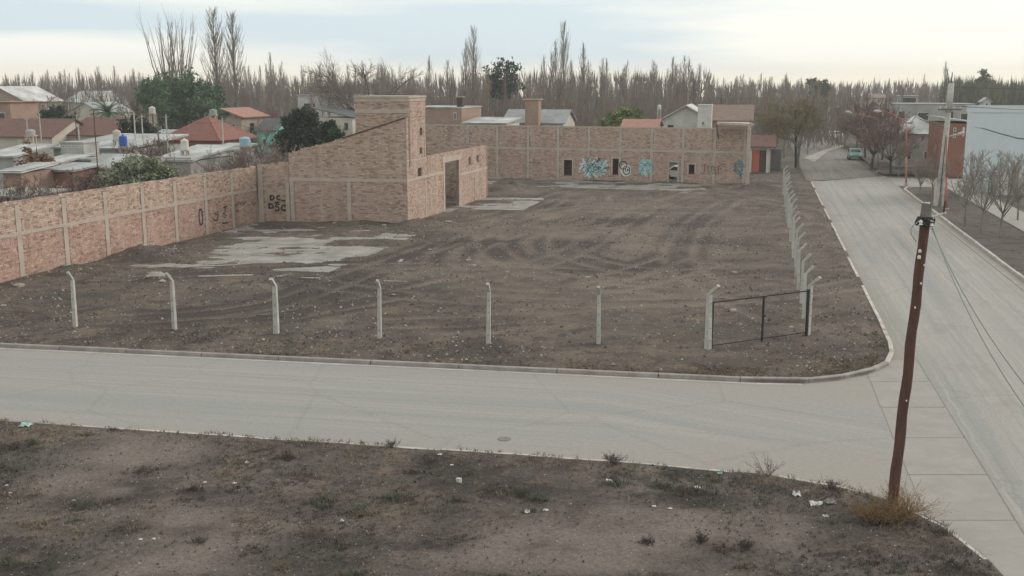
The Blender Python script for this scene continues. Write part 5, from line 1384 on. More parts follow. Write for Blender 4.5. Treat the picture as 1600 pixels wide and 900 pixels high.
# ------------------------------------------------------------------ houses
XA = Vector((0.973, -0.2297, 0)).normalized(); YA = E2
def house(name, label, xl, xr, ye, ze, depth, roof, rh, wm, rm, wins=(), eave=0.35, group=None, z0=0.0, zbase=0.0, parapet=0.0, extra=None, cat='house', yaw=0.0):
    """front wall spans photo columns xl..xr at eave height ze seen at row ye; wins: (q0,q1,v0,v1) fraction of the front, metres up"""
    c = G((xl + xr) / 2, ye, ze); d = c.y
    w = abs(D(xr, ye, d).x - D(xl, ye, d).x) / 0.985
    ca, sa = math.cos(yaw), math.sin(yaw)
    X = Vector((XA.x * ca - XA.y * sa, XA.x * sa + XA.y * ca, 0)); Y = Vector((-X.y, X.x, 0))
    o = Vector((c.x, c.y, 0))
    root = empty(name, (c.x, c.y, 0), label, cat, group)
    def at(q, dd, z): p = o + X * (q * w) + Y * dd; return (p.x, p.y, z)
    mb = MB(); mb.hexa([at(-.5, 0, zbase), at(.5, 0, zbase), at(.5, depth, zbase), at(-.5, depth, zbase), at(-.5, 0, ze), at(.5, 0, ze), at(.5, depth, ze), at(-.5, depth, ze)])
    if roof == 'gable_x':      # ridge along x: side gables
        mb.add([at(.5, 0, ze), at(.5, depth, ze), at(.5, depth / 2, ze + rh)], [(0, 1, 2)]); mb.add([at(-.5, 0, ze), at(-.5, depth, ze), at(-.5, depth / 2, ze + rh)], [(2, 1, 0)])
    if roof == 'gable_y':
        mb.add([at(-.5, 0, ze), at(.5, 0, ze), at(0, 0, ze + rh)], [(0, 1, 2)]); mb.add([at(-.5, depth, ze), at(.5, depth, ze), at(0, depth, ze + rh)], [(2, 1, 0)])
    mb.build('wall', wm, root)
    mb = MB(); e = eave; ex = e / w; t = 0.12
    def slab(p):
        mb.hexa([tuple(q) for q in p] + [(q[0], q[1], q[2] + t) for q in p])
    if roof == 'flat':
        slab([at(-.5 - ex, -e, ze + .003), at(.5 + ex, -e, ze + .003), at(.5 + ex, depth + e, ze + .003), at(-.5 - ex, depth + e, ze + .003)])
    elif roof == 'shed':       # rises to the back
        slab([at(-.5 - ex, -e, ze), at(.5 + ex, -e, ze), at(.5 + ex, depth + e, ze + rh), at(-.5 - ex, depth + e, ze + rh)])
    elif roof == 'shed_x':     # rises to the left
        slab([at(-.5 - ex, -e, ze + rh), at(.5 + ex, -e, ze), at(.5 + ex, depth + e, ze), at(-.5 - ex, depth + e, ze + rh)])
    elif roof == 'gable_x':
        s = rh / (depth / 2); slab([at(-.5 - ex, -e, ze - s * e + .02), at(.5 + ex, -e, ze - s * e + .02), at(.5 + ex, depth / 2, ze + rh + .02), at(-.5 - ex, depth / 2, ze + rh + .02)])
        slab([at(-.5 - ex, depth / 2, ze + rh + .02), at(.5 + ex, depth / 2, ze + rh + .02), at(.5 + ex, depth + e, ze - s * e + .02), at(-.5 - ex, depth + e, ze - s * e + .02)])
    elif roof == 'gable_y':
        s = rh / (w / 2); slab([at(-.5 - ex, -e, ze - s * e + .02), at(0, -e, ze + rh + .02), at(0, depth + e, ze + rh + .02), at(-.5 - ex, depth + e, ze - s * e + .02)])
        slab([at(0, -e, ze + rh + .02), at(.5 + ex, -e, ze - s * e + .02), at(.5 + ex, depth + e, ze - s * e + .02), at(0, depth + e, ze + rh + .02)])
    elif roof == 'hip':
        rl = max(0.1, (w - depth) / 2 / w) if w > depth else 0.02
        A = [at(-.5 - ex, -e, ze), at(.5 + ex, -e, ze), at(.5 + ex, depth + e, ze), at(-.5 - ex, depth + e, ze)]; r0, r1 = at(-rl, depth / 2, ze + rh), at(rl, depth / 2, ze + rh)
        mb.add(A + [r0, r1], [(0, 1, 5, 4), (1, 2, 5), (2, 3, 4, 5), (3, 0, 4), (3, 2, 1, 0)])
    ro = mb.build('roof', rm, root)
    if roof in ('shed', 'flat') and rm.startswith('tin') and c.y < 160:
        ns = max(2, int(w / 1.05)); rs_ = random.Random(int(xl * 7 + ye))
        zf = ze + .003 if roof == 'flat' else ze; zk = zf if roof == 'flat' else ze + rh
        for k in range(ns):
            a0 = -.5 - ex + (1 + 2 * ex) * k / ns; a1 = -.5 - ex + (1 + 2 * ex) * (k + 1) / ns - 0.025 / w
            h0 = t + 0.004 + rs_.uniform(0.0, 0.03); e0, e1 = e + rs_.uniform(-.03, .14), e + rs_.uniform(-.05, .12)
            p = [at(a0, -e0, zf + h0), at(a1, -e0, zf + h0 + rs_.uniform(0, .02)), at(a1, depth + e1, zk + h0), at(a0, depth + e1, zk + h0)]
            ms = MB(); ms.hexa([tuple(q) for q in p] + [(q[0], q[1], q[2] + 0.025) for q in p]); ms.build('roof_sheet', rm if rs_.random() < .86 else ('tin_grey' if rm == 'tin_white' else 'tin_white'), ro)
    if roof == 'hip':
        mr = MB()
        for a, b in ((A[0], r0), (A[1], r1), (A[2], r1), (A[3], r0), (r0, r1)): mr.tube([a, b], 0.09, 5)
        mr.build('ridge_tiles', 'tile_orange' if 'tile' in rm else rm, ro)
    if parapet:
        mb = MB()
        for p, q in ((at(-.5, 0.1, 0), at(.5, 0.1, 0)), (at(.5, 0, 0), at(.5, depth, 0)), (at(-.5, 0, 0), at(-.5, depth, 0))):
            a, b = Vector(p), Vector(q); dd = (b - a).normalized(); s = Vector((-dd.y, dd.x, 0)) * 0.1
            zz = ze + 0.1; k = [a + s, a - s, b - s, b + s]; mb.hexa([(v.x, v.y, zz) for v in k] + [(v.x, v.y, zz + parapet) for v in k])
        mb.build('parapet', wm, root)
    for q0, q1, v0, v1 in wins:
        mb = MB(); mb.hexa([at(q0 - .5, -.05, v0), at(q1 - .5, -.05, v0), at(q1 - .5, .04, v0), at(q0 - .5, .04, v0), at(q0 - .5, -.05, v1), at(q1 - .5, -.05, v1), at(q1 - .5, .04, v1), at(q0 - .5, .04, v1)]); wf = mb.build('window', 'plaster_white', root)
        i = 0.09; qi = i / w
        mb = MB(); mb.hexa([at(q0 - .5 + qi, -.075, v0 + i), at(q1 - .5 - qi, -.075, v0 + i), at(q1 - .5 - qi, .02, v0 + i), at(q0 - .5 + qi, .02, v0 + i), at(q0 - .5 + qi, -.075, v1 - i), at(q1 - .5 - qi, -.075, v1 - i), at(q1 - .5 - qi, .02, v1 - i), at(q0 - .5 + qi, .02, v1 - i)]); mb.build('pane', 'glass_dark', wf)
    root['_w'] = w
    return root, at, w
def side_box(root, at, q, d0, d1, v0, v1, m, name='window'):
    mb = MB(); mb.hexa([at(q - .001, d0, v0), at(q, d0, v0), at(q, d1, v0), at(q - .001, d1, v0), at(q - .001, d0, v1), at(q, d0, v1), at(q, d1, v1), at(q - .001, d1, v1)]); return mb.build(name, m, root)
def chimney(root, at, q, d, z0, z1, s=0.7, m='far_brick'):
    c = at(q, d, 0); mb = MB(); mb.box((c[0], c[1], (z0 + z1) / 2), (s, s, z1 - z0), YAW); ch = mb.build('chimney', m, root)
    mb = MB(); mb.box((c[0], c[1], z1 + 0.05), (s * 1.25, s * 1.25, 0.1), YAW); mb.build('chimney_cap', 'wall_concrete', ch)

W2 = ((.2, .35, 1.0, 2.1), (.62, .8, 1.0, 2.1))
# left neighbourhood, far to near
house('brick_house', 'two-storey tan brick house with steep gable at the far left edge', -46, 44, 158, 7.6, 9, 'gable_y', 2.2, 'far_brick_tan', 'tin_white', [(.62, .78, 5.2, 6.6)])
house('brick_house', 'red brick block in front of the gable house at the far left edge', -30, 18, 160, 7.7, 6, 'flat', 0, 'far_brick', 'tile_orange', [(.5, .8, 5.0, 6.3)])
house('warehouse', 'long white-roofed warehouse behind the left houses', 96, 148, 160, 6.0, 16, 'gable_x', 2.6, 'plaster_white', 'tin_white', [(.2, .3, 3, 4.5), (.6, .7, 3, 4.5)], cat='warehouse')
house('white_house', 'white house with shallow gable end behind the palm', 104, 162, 176, 5.0, 10, 'gable_y', 1.8, 'plaster_cream', 'tin_grey', [(.55, .68, 2.6, 3.8)])
house('tile_roof_house', 'low house with long brown tiled roof at the left edge', -40, 88, 213, 3.9, 9, 'gable_x', 1.9, 'plaster_cream', 'tile_brown', W2)
house('tile_roof_house', 'low house with brown tiled roof below the palm', 98, 182, 211, 4.0, 10, 'gable_x', 1.9, 'plaster_cream', 'tile_brown', W2)
house('flat_roof_house', 'long low house with white sloping sheet roof carrying the blue tank', 76, 205, 233, 3.7, 11, 'shed', 0.9, 'plaster_grey', 'tin_white', [(.55, .68, 1.0, 2.2)])
house('vented_block', 'grey rendered block with a row of dark vents under its top', 92, 132, 224, 4.7, 2.4, 'flat', 0, 'plaster_grey', 'plaster_grey', [(.08 + .15 * k, .19 + .15 * k, 4.28, 4.55) for k in range(6)], eave=0.08, cat='building')
r, at, w = house('hip_roof_house', 'house with red hipped tile roof in the left neighbourhood', 254, 345, 219, 3.5, 8.5, 'hip', 2.7, 'far_brick_red', 'tile_red', [(.25, .4, 1.2, 2.6), (.6, .75, 1.2, 2.6)], eave=0.7)
r, at, w = house('tile_roof_house', 'tall brick house with orange roof right of the red hip roof', 352, 378, 184, 5.3, 8, 'shed_x', 1.3, 'far_brick_tan', 'tile_orange', [(.35, .6, 2.6, 4.4)], eave=0.6)
side_box(r, at, .505, 2.6, 3.9, 2.6, 4.4, 'glass_dark')
house('grey_roof_house', 'small house with dark grey roof and turquoise gable', 400, 432, 204, 3.4, 7, 'gable_x', 1.6, 'plaster_teal', 'tin_dark', [(.3, .5, 1.2, 2.2)])
house('warehouse', 'white flat warehouse left of the ruin tower', 462, 560, 149, 8.0, 14, 'flat', 0, 'plaster_white', 'tin_white', [(.1, .3, 3.2, 6.4)], cat='warehouse')
house('grey_roof_house', 'white house with dark sloping roof left of the ruin tower', 488, 552, 184, 5.0, 9, 'shed_x', 1.5, 'plaster_cream', 'tin_dark', [(.78, .9, 3.0, 4.3), (.2, .32, 3.0, 4.2)])
house('white_house', 'low house front between the red hip roof and the dark leafy tree', 182, 252, 216, 3.6, 8, 'shed', 0.6, 'far_brick_tan', 'tin_grey', W2)
house('sheet_roof_shed', 'low white sheet-roofed shed behind the olive shrub', 238, 300, 252, 3.3, 8, 'shed', 0.9, 'plaster_grey', 'tin_white', [(.3, .5, 1.0, 2.0)], parapet=0.25, cat='shed')
house('sheet_roof_shed', 'white sheet-roofed shed under the light blue tank', 302, 345, 244, 3.4, 7, 'shed', 0.7, 'plaster_white', 'tin_white', [(.3, .5, 1.0, 2.0)], parapet=0.3, cat='shed')
house('brick_yard_wall', 'brown brick yard wall beneath the red hip roof', 250, 392, 232, 3.0, 0.3, 'flat', 0, 'far_brick_tan', 'wall_concrete', eave=0.03, cat='wall')
house('sheet_roof_shed', 'small white sheet-roofed shack at the left edge, beside the brown-leaved tree', -30, 24, 246, 3.3, 6, 'shed', 0.8, 'plaster_grey', 'tin_white', [(.6, .8, 1, 2)], cat='shed')
house('sheet_roof_shed', 'low shack with pale roof right of the brown-leaved tree', 62, 96, 256, 3.1, 5, 'shed', 0.6, 'far_brick', 'tin_white', [(.4, .6, 1, 2)], cat='shed')
house('sheet_roof_shed', 'grey shack with flat sheet roof under the vented block', 96, 142, 250, 3.3, 5, 'flat', 0, 'plaster_grey', 'tin_grey', [(.5, .7, 1, 2)], cat='shed')
house('sheet_roof_shed', 'pale shack roof just above the left boundary wall', 2, 34, 270, 3.2, 4, 'shed', 0.4, 'far_brick', 'tin_white', [(.4, .6, 1, 2)], cat='shed')
house('sheet_roof_shed', 'low concrete store nearest the left boundary wall, at the left edge', -60, 46, 308, 2.6, 5, 'flat', 0, 'plaster_grey', 'panel_concrete', [(.6, .7, .8, 1.8)], cat='shed')
house('sheet_roof_shed', 'brown brick store behind the bare shrubs on the left', 66, 116, 268, 3.0, 4, 'shed', 0.3, 'far_brick_red', 'tin_grey', [(.4, .6, .8, 1.8)], cat='shed')
house('sheet_roof_shed', 'pale gabled shack directly left of the olive shrub', 136, 196, 262, 3.1, 5, 'gable_x', 0.9, 'plaster_grey', 'tin_white', [(.3, .5, 1, 2)], cat='shed')
# behind the back wall
r, at, w = house('brick_house', 'pinkish brick parapet house behind the ruin tower', 640, 722, 169, 7.1, 10, 'flat', 0, 'far_brick', 'tin_white', [(.85, .9, 5.6, 6.6)], eave=0.12)
chimney(r, at, .42, 1.5, 7.2, 8.5, 0.8, 'bark_dark')
house('white_house', 'low white-roofed house between the brick parapet and the big chimney', 724, 790, 194, 5.2, 8, 'shed', 0.5, 'plaster_white', 'tin_white', W2)
r, at, w = house('chimney_house', 'beige-roofed house with a big brick chimney above the back wall', 786, 880, 192, 5.0, 9, 'gable_x', 1.6, 'plaster_cream', 'tin_grey', W2)
chimney(r, at, .02, -0.8, 0.0, topz(157, 138), 1.85)
house('tile_roof_house', 'orange tiled roof peeping over the back wall', 974, 1024, 199, 5.4, 6, 'gable_x', 0.7, 'plaster_white', 'tile_orange', W2)
house('white_house', 'white gabled house above the right part of the back wall', 1036, 1108, 186, 5.7, 10, 'gable_y', 1.7, 'plaster_white', 'tin_white', [(.1, .25, 3.9, 5.0)], eave=0.6)
house('tank_tower', 'square white water tank tower beside the white gabled house', 1091, 1112, 165, 7.7, 2.0, 'flat', 0, 'plaster_white', 'plaster_white', [(.3, .5, 5.4, 5.9)], eave=0.06, cat='tower')
house('brown_roof_house', 'house with brown gable roof at the right end of the back wall', 1112, 1172, 188, 5.8, 8, 'gable_x', 1.7, 'far_brick', 'tile_tan', W2)
r, at, w = house('orange_house', 'small house with orange door panel and white frame beyond the wall end', 1172, 1204, 228, 3.1, 7, 'gable_x', 1.0, 'plaster_cream', 'tile_brown', [], eave=0.6)
for q0, q1, m, nm in ((-.36, -.02, 'plaster_orange', 'door_panel'), (-.02, .3, 'opening_dark', 'doorway')):
    mb = MB(); mb.hexa([at(q0, -.1, .1), at(q1, -.1, .1), at(q1, .05, .1), at(q0, .05, .1), at(q0, -.1, 2.6), at(q1, -.1, 2.6), at(q1, .05, 2.6), at(q0, .05, 2.6)]); mb.build(nm, m, r)
for q in (-.43, .36):
    mb = MB(); p = at(q, -.15, 1.4); mb.box(p, (0.25, 0.2, 2.8), YAW); mb.build('white_post', 'plaster_white', r)
mb = MB(); p = at(-.03, -.15, 2.9); mb.box(p, (w * 0.9, 0.24, 0.2), YAW); mb.build('lintel', 'plaster_white', r)
mb = MB(); a, b = G(1200, 264, 0.1), G(1220, 266, 0.1); d = (b - a)
fen = empty('yard_fence', tuple(a), 'dark yard fence right of the small orange house', 'fence')
for i in range(14):
    mb = MB(); p = a + d * i / 14; mb.hexa([(p.x, p.y, 0), (p.x + d.x / 15, p.y, 0), (p.x + d.x / 15, p.y + .05, 0), (p.x, p.y + .05, 0), (p.x, p.y, 2.5), (p.x + d.x / 15, p.y, 2.5), (p.x + d.x / 15, p.y + .05, 2.5), (p.x, p.y + .05, 2.5)]); mb.build('board', 'tin_dark', fen)
# right side
r, at, w = house('blue_house', 'tall pale blue rendered building at the right edge', 1524, 1660, 170, 7.9, 1.8, 'flat', 0, 'plaster_blue', 'plaster_white', [(.34, .40, 3.6, 3.8)], eave=0.05, cat='building')
mb = MB()
p = [at(-.5 - .05, -0.06, 7.55), at(.5, -0.06, 7.55), at(.5, -0.002, 7.55), at(-.5 - .05, -0.002, 7.55)]
mb.hexa(p + [(a, b, 8.22) for a, b, _ in p]); mb.build('cornice', 'plaster_blue', r)
mb = MB(); c = at(-.1, -2.2, 0); mb.box((c[0] + 1.5, c[1], 1.1), (5.0, 1.2, 2.2), YAW); mb.build('porch_wall', 'plaster_white', r)
mb = MB(); c = at(.2, 3, 0); mb.tube([(c[0], c[1], 8), (c[0], c[1], 9.6)], 0.12, 8); mb.build('vent_pipe', 'plaster_white', r)
r, at, w = house('brick_house', 'red brick house with pale sheet roof left of the blue building', 1473, 1526, 193, 5.9, 9, 'shed_x', 0.6, 'far_brick_red', 'tin_white', [(.34, .42, 5.0, 5.45), (.34, .42, 4.35, 4.8)], eave=0.3)
mb = MB(); p = at(.12, -.06, 5.0); mb.box(p, (0.22, 0.1, 1.0), YAW); mb.build('downpipe', 'plaster_white', r)
house('white_roof_house', 'low house with white hipped roof behind the bare street trees', 1404, 1470, 209, 4.2, 9, 'hip', 2.0, 'plaster_grey', 'tin_white', W2, eave=0.5)
house('long_building', 'long grey building with dark windows behind the white hip roof', 1398, 1518, 163, 7.0, 8, 'flat', 0, 'plaster_grey', 'tin_grey', [(.08, .17, 4.6, 5.9), (.32, .46, 4.4, 5.7), (.68, .76, 4.4, 6.0), (.84, .95, 4.4, 5.6)], eave=0.1, cat='building')
house('white_house', 'distant white-framed house above the long grey building', 1408, 1434, 150, 7.2, 8, 'flat', 0, 'plaster_grey', 'tin_white', [(.1, .9, 5.0, 6.8)])
house('white_house', 'distant pale house right of the concrete power pole', 1482, 1506, 150, 7.2, 8, 'flat', 0, 'plaster_white', 'tin_white', [(.2, .8, 5.2, 6.6)])
house('white_house', 'distant pinkish house at the end of the side street', 1357, 1382, 153, 6.5, 8, 'gable_x', 1.0, 'plaster_cream', 'tile_tan', [(.2, .4, 4, 5.4)])
house('grey_roof_house', 'hazy dark-roofed house on the skyline right of the power pole', 1550, 1640, 142, 8.0, 14, 'flat', 0, 'plaster_grey', 'tin_dark', [(.3, .4, 5.5, 7.0)])
house('tin_shed', 'small white dormer-like hut above the blue building roof', 1536, 1548, 158, 7.0, 3, 'gable_y', 0.6, 'plaster_white', 'tin_white', [(.35, .65, 5.8, 6.6)], cat='shed')

# rooftop tanks, pipes and yard poles
def tank(px, py, d, wpx, hpx, m, label, stand=1.2, floor_z=3.0):
    c = D(px, py + hpx / 2, d); r = wpx * d / F_PX / 2; h = hpx * d / F_PX
    root = empty('water_tank', (c.x, c.y, floor_z), label, 'water tank', 'rooftop water tanks')
    mb = MB(); mb.lathe((c.x, c.y, c.z), [(r * .96, 0), (r, h * .06), (r, h * .30), (r * .965, h * .33), (r, h * .36), (r, h * .66), (r * .965, h * .69), (r, h * .72), (r, h * .84), (r * .72, h * .94), (r * .3, h)], 16); mb.build('tank', m, root, smooth=False)
    mb = MB(); mb.lathe((c.x, c.y, c.z + h), [(r * .3, 0), (r * .3, h * .06), (r * .1, h * .08)], 10); mb.build('lid', m, root)
    for dx, dy in ((-1, -1), (1, -1), (1, 1), (-1, 1)):
        mb = MB(); mb.box((c.x + dx * r * .7, c.y + dy * r * .7, (c.z + floor_z) / 2), (0.14, 0.14, c.z - floor_z)); mb.build('stand_leg', 'wall_concrete', root)
    mb = MB(); mb.box((c.x, c.y, c.z - 0.05), (2 * r * 1.05, 2 * r * 1.05, 0.1)); mb.build('platform', 'wall_concrete', root)
tank(193, 220, 106, 12, 17, 'tank_blue', 'blue water tank on the white sloping roof at the left', floor_z=3.4)
tank(183, 211, 109, 12, 15, 'plaster_cream', 'cream water tank just behind the blue tank', floor_z=3.4)
tank(238, 172, 150, 10, 10, 'plaster_white', 'white water tank on a post above the dark leafy tree', floor_z=0)
tank(333, 175, 140, 12, 8, 'tin_grey', 'grey water tank on top of the red hip roof', floor_z=5.0)
tank(289, 226, 98, 12, 17, 'plaster_white', 'white water tank in front of the red-roofed house', floor_z=3.0)
tank(383, 221, 100, 17, 13, 'tank_sky', 'light blue water tank on the yard wall right of the red-roofed house', floor_z=2.9)
tank(48, 207, 108, 14, 9, 'tin_grey', 'metal water tank above the brown-leaved tree', floor_z=3.6)
tank(1030, 167, 150, 6, 6, 'plaster_white', 'small white tank on a mast right of the green bush', floor_z=0)
def yard_pole(px, y0, y1, d, m, label, r=0.07):
    a, b = D(px, y0, d), D(px, y1, d)
    root = empty('yard_pole', (a.x, a.y, 0), label, 'pole', 'thin poles in the left yards')
    mb = MB(); mb.tube([(a.x, a.y, 0), (a.x, a.y, a.z)], [r, r * .8], 6); mb.build('shaft', m, root)
    mb = MB(); mb.tube([(a.x - .3, a.y, a.z - .25), (a.x + .3, a.y, a.z - .2)], 0.025, 4); mb.build('crosspiece', m, root)
for px, y0, d, m, lb in ((41, 183, 118, 'post_concrete', 'pale yard pole over the brown roof at the left edge'), (61, 177, 118, 'post_concrete', 'taller pale yard pole over the brown roof at the left'), (117, 174, 112, 'black_metal', 'dark thin mast between the two brown roofs'),
                      (122, 195, 112, 'post_concrete', 'short pale pole between the two brown roofs'), (146, 173, 84, 'rust_metal', 'tall rusty mast before the white sloping roof'), (209, 175, 112, 'post_concrete', 'pale pole left of the dark leafy tree, first of two'),
                      (221, 179, 112, 'post_concrete', 'pale pole left of the dark leafy tree, second of two'), (245, 177, 108, 'timber_grey', 'grey timber pole right of the dark leafy tree'), (259, 179, 100, 'post_concrete', 'pale pole standing before the left end of the red hip roof'),
                      (347, 185, 104, 'post_concrete', 'pale pole standing before the right end of the red hip roof'), (16, 296, 58, 'timber_grey', 'dark yard post just behind the left boundary wall')):
    yard_pole(px, y0, 0, d, m, lb, 0.05 if 'mast' in lb else 0.09)

for k, (a_, b_, lb) in enumerate((((245, 184, 108), (347, 190, 104), 'thin wire strung across the red hip roof'), ((61, 180, 118), (146, 178, 84), 'thin wire between the poles over the brown roofs'), ((347, 188, 104), (470, 205, 98), 'thin wire from the red hip roof toward the conifer'), ((146, 182, 84), (245, 186, 108), 'thin wire over the white sloping roof'))):
    cable('yard_wire', D(*a_), D(*b_), 0.35, 0.012, 'cable_black', lb, 'wires over the left yards')
# ------------------------------------------------------------------ cars
def car(loc, rz, paint, label, suv=False):
    root = empty('parked_car', loc, label, 'car', 'cars parked on the side street')
    hw = 0.86
    prof = [(-2.05, .35), (-2.1, .75), (-1.95, .95), (-1.45, 1.0), (-.75, 1.45), (.75, 1.47), (1.5, 1.0), (2.0, .85), (2.1, .55), (2.05, .32)]
    mb = MB(); n = len(prof)
    inn = lambda z: hw - max(0, (z - .95)) * 0.35
    vs = [(-inn(z), y, z) for y, z in prof] + [(inn(z), y, z) for y, z in prof]
    mb.add(vs, [tuple(range(n)), tuple(reversed(range(n, 2 * n)))] + [(i, i + n, (i + 1) % n + n, (i + 1) % n) for i in range(n)])
    def put(name, m, par=root):
        me = mb.mesh(name); me.materials.append(MATS[m]); o = bpy.data.objects.new(name, me); col.objects.link(o); o.parent = par; WLOC[o] = (0, 0, 0); return o
    body = put('body', paint)
    for y0, z0, y1, z1, nm in ((-1.40, 1.05, -.80, 1.42, 'windscreen'), (1.42, 1.05, .82, 1.43, 'rear_window')):
        mb = MB(); s = -1 if y0 < 0 else 1; o = 0.02
        mb.add([(-.70, y0, z0 + o), (.70, y0, z0 + o), (.60, y1, z1 + o), (-.60, y1, z1 + o)], [(0, 1, 2, 3)]); put(nm, 'glass_dark')
    for s in (-1, 1):
        mb = MB(); mb.add([(s * (.86), -1.15, 1.02), (s * .86, 1.15, 1.02), (s * .74, .68, 1.40), (s * .74, -.66, 1.40)], [(0, 1, 2, 3) if s > 0 else (3, 2, 1, 0)]); put('side_window', 'glass_dark')
        mb = MB(); mb.box((s * .6, -2.06, .72), (.32, .1, .16)); put('headlight', 'ceramic_white')
        mb = MB(); mb.box((s * .62, 2.06, .76), (.28, .1, .16)); put('tail_light', 'red_paint')
        for y in (-1.3, 1.3):
            mb = MB(); mb.tube([(s * .68, y, .32), (s * .89, y, .32)], .32, 14); wh = put('wheel', 'tyre'); mb = MB(); mb.tube([(s * .885, y, .32), (s * .905, y, .32)], .19, 10); put('rim', 'pale_metal', wh)
    mb = MB(); mb.box((0, -2.08, .45), (1.6, .12, .2)); put('bumper', 'tin_dark'); mb = MB(); mb.box((0, 2.08, .45), (1.6, .12, .2)); put('bumper', 'tin_dark')
    root.rotation_euler = (0, 0, rz)
c = G(1335, 249, 0); car((c.x, c.y, 0.0), YAW, 'car_green', 'green car parked at the right kerb of the side street')
c = G(1303, 217, 0); car((c.x, c.y, 0.0), YAW - 0.7, 'car_white', 'white car far down the side street')

u_, _v = KW.uv(1050, 270); q_ = KW.at(u_, 0, -5.5); car((q_[0], q_[1], 0.0), YAW + R(80), 'car_white', 'white car glimpsed through the doorway in the back wall')
# ------------------------------------------------------------------ ground cover, stones, litter
def rock(mb, c, s, rnd, squash=0.6):
    n = 6; o = len(mb.v); a0 = rnd.uniform(0, 6.28)
    for zz, k in ((-.35, .85), (.15, 1.0), (.55, .55)):
        for i in range(n):
            a = a0 + i * 6.283 / n; r = s * k * rnd.uniform(0.7, 1.2); mb.v.append((c[0] + math.cos(a) * r, c[1] + math.sin(a) * r, c[2] + s * squash * zz * rnd.uniform(.8, 1.2)))
    for j in range(2):
        for i in range(n): mb.f.append((o + j * n + i, o + j * n + (i + 1) % n, o + (j + 1) * n + (i + 1) % n, o + (j + 1) * n + i))
    mb.f.append(tuple(o + 2 * n + i for i in range(n)))
def small_rock(mb, c, s, rnd):
    o = len(mb.v); a0 = rnd.uniform(0, 6.28)
    for i in range(4):
        a = a0 + i * 1.571; r = s * rnd.uniform(.6, 1.2); mb.v.append((c[0] + math.cos(a) * r, c[1] + math.sin(a) * r, c[2] - .2 * s))
    mb.v.append((c[0] + rnd.uniform(-.3, .3) * s, c[1], c[2] + s * rnd.uniform(.5, .9)))
    for i in range(4): mb.f.append((o + i, o + (i + 1) % 4, o + 4))
rs = random.Random(77)
def in_lot(x, y):
    if y < 44 and x > 8:
        for a, b in zip(far_kerb[4:11], far_kerb[5:12]):
            if a.y <= y <= b.y:
                if x > a.x + (b.x - a.x) * (y - a.y) / (b.y - a.y) - 0.35: return False
                break
        else: return False
    if y > 112 - 0.33 * (x - 10) + 2 or x > left_kerb_x(y) - 0.3: return False
    if y < 40.5 - 0.175 * (x + 19.9): return False
    lx = -18.88 + 0.277 * (y - 78.39)
    if y < 78 and x < lx + 0.3: return False
    if y >= 75 and x < -6.6 + 0.276 * (y - 76): return False
    return True
mb = MB(); cl = MB(); cnt = 0
while cnt < 6500:
    d = rs.uniform(0, 1) ** 1.5; y = 36 + d * 72; x = rs.uniform(-34, 33)
    if not in_lot(x, y): continue
    den = 0.5 + 0.9 * fbm(x, y, 0.16, 3)
    if rs.random() > den: continue
    z = lot_h(x, y, 2.0); s = rs.choice((0.022, 0.03, 0.035, 0.045, 0.06, 0.085)) * rs.uniform(.7, 1.3)
    if s > 0.085: s *= 0.8
    small_rock(mb, (x, y, z), s, rs); cnt += 1
    if cnt % 5 == 0:
        x2, y2 = x + rs.gauss(0, 1.2), y + rs.gauss(0, 1.2)
        if in_lot(x2, y2): small_rock(cl, (x2, y2, lot_h(x2, y2, 2.0)), rs.uniform(0.04, 0.12), rs)
tag(mb.build('lot_gravel', 'gravel'), 'pale stones strewn over the dirt lot', 'gravel', kind='stuff')
tag(cl.build('soil_clods', 'soil_clod'), 'dark clods of soil strewn over the dirt lot', 'soil', kind='stuff')
def in_near(x, y):
    e = polyat(near_kerb[:5], x).y if x < 8.2 else 25.35 - (x - 8.2) * 1.3
    return y < e - 0.12 and x < 10.0
mb = MB(); cl = MB(); cnt = 0
while cnt < 6000:
    x, y = rs.uniform(-17, 10.2), rs.uniform(18.5, 32)
    if not in_near(x, y): continue
    if rs.random() > 0.5 + 0.9 * fbm(x, y, 0.3, 3): continue
    z = near_h(x, y, 2.0); small_rock(mb, (x, y, z), rs.choice((0.008, 0.011, 0.014, 0.018, 0.026)) * rs.uniform(.7, 1.3), rs); cnt += 1
    if cnt % 2: 
        x2, y2 = x + rs.gauss(0, .6), y + rs.gauss(0, .6)
        if in_near(x2, y2): small_rock(cl, (x2, y2, near_h(x2, y2, 2)), rs.uniform(0.015, 0.05), rs)
tag(mb.build('near_gravel', 'gravel'), 'small pale stones strewn over the near waste ground', 'gravel', kind='stuff')
tag(cl.build('soil_clods', 'soil_clod'), 'small dark clods of soil on the near waste ground', 'soil', kind='stuff')

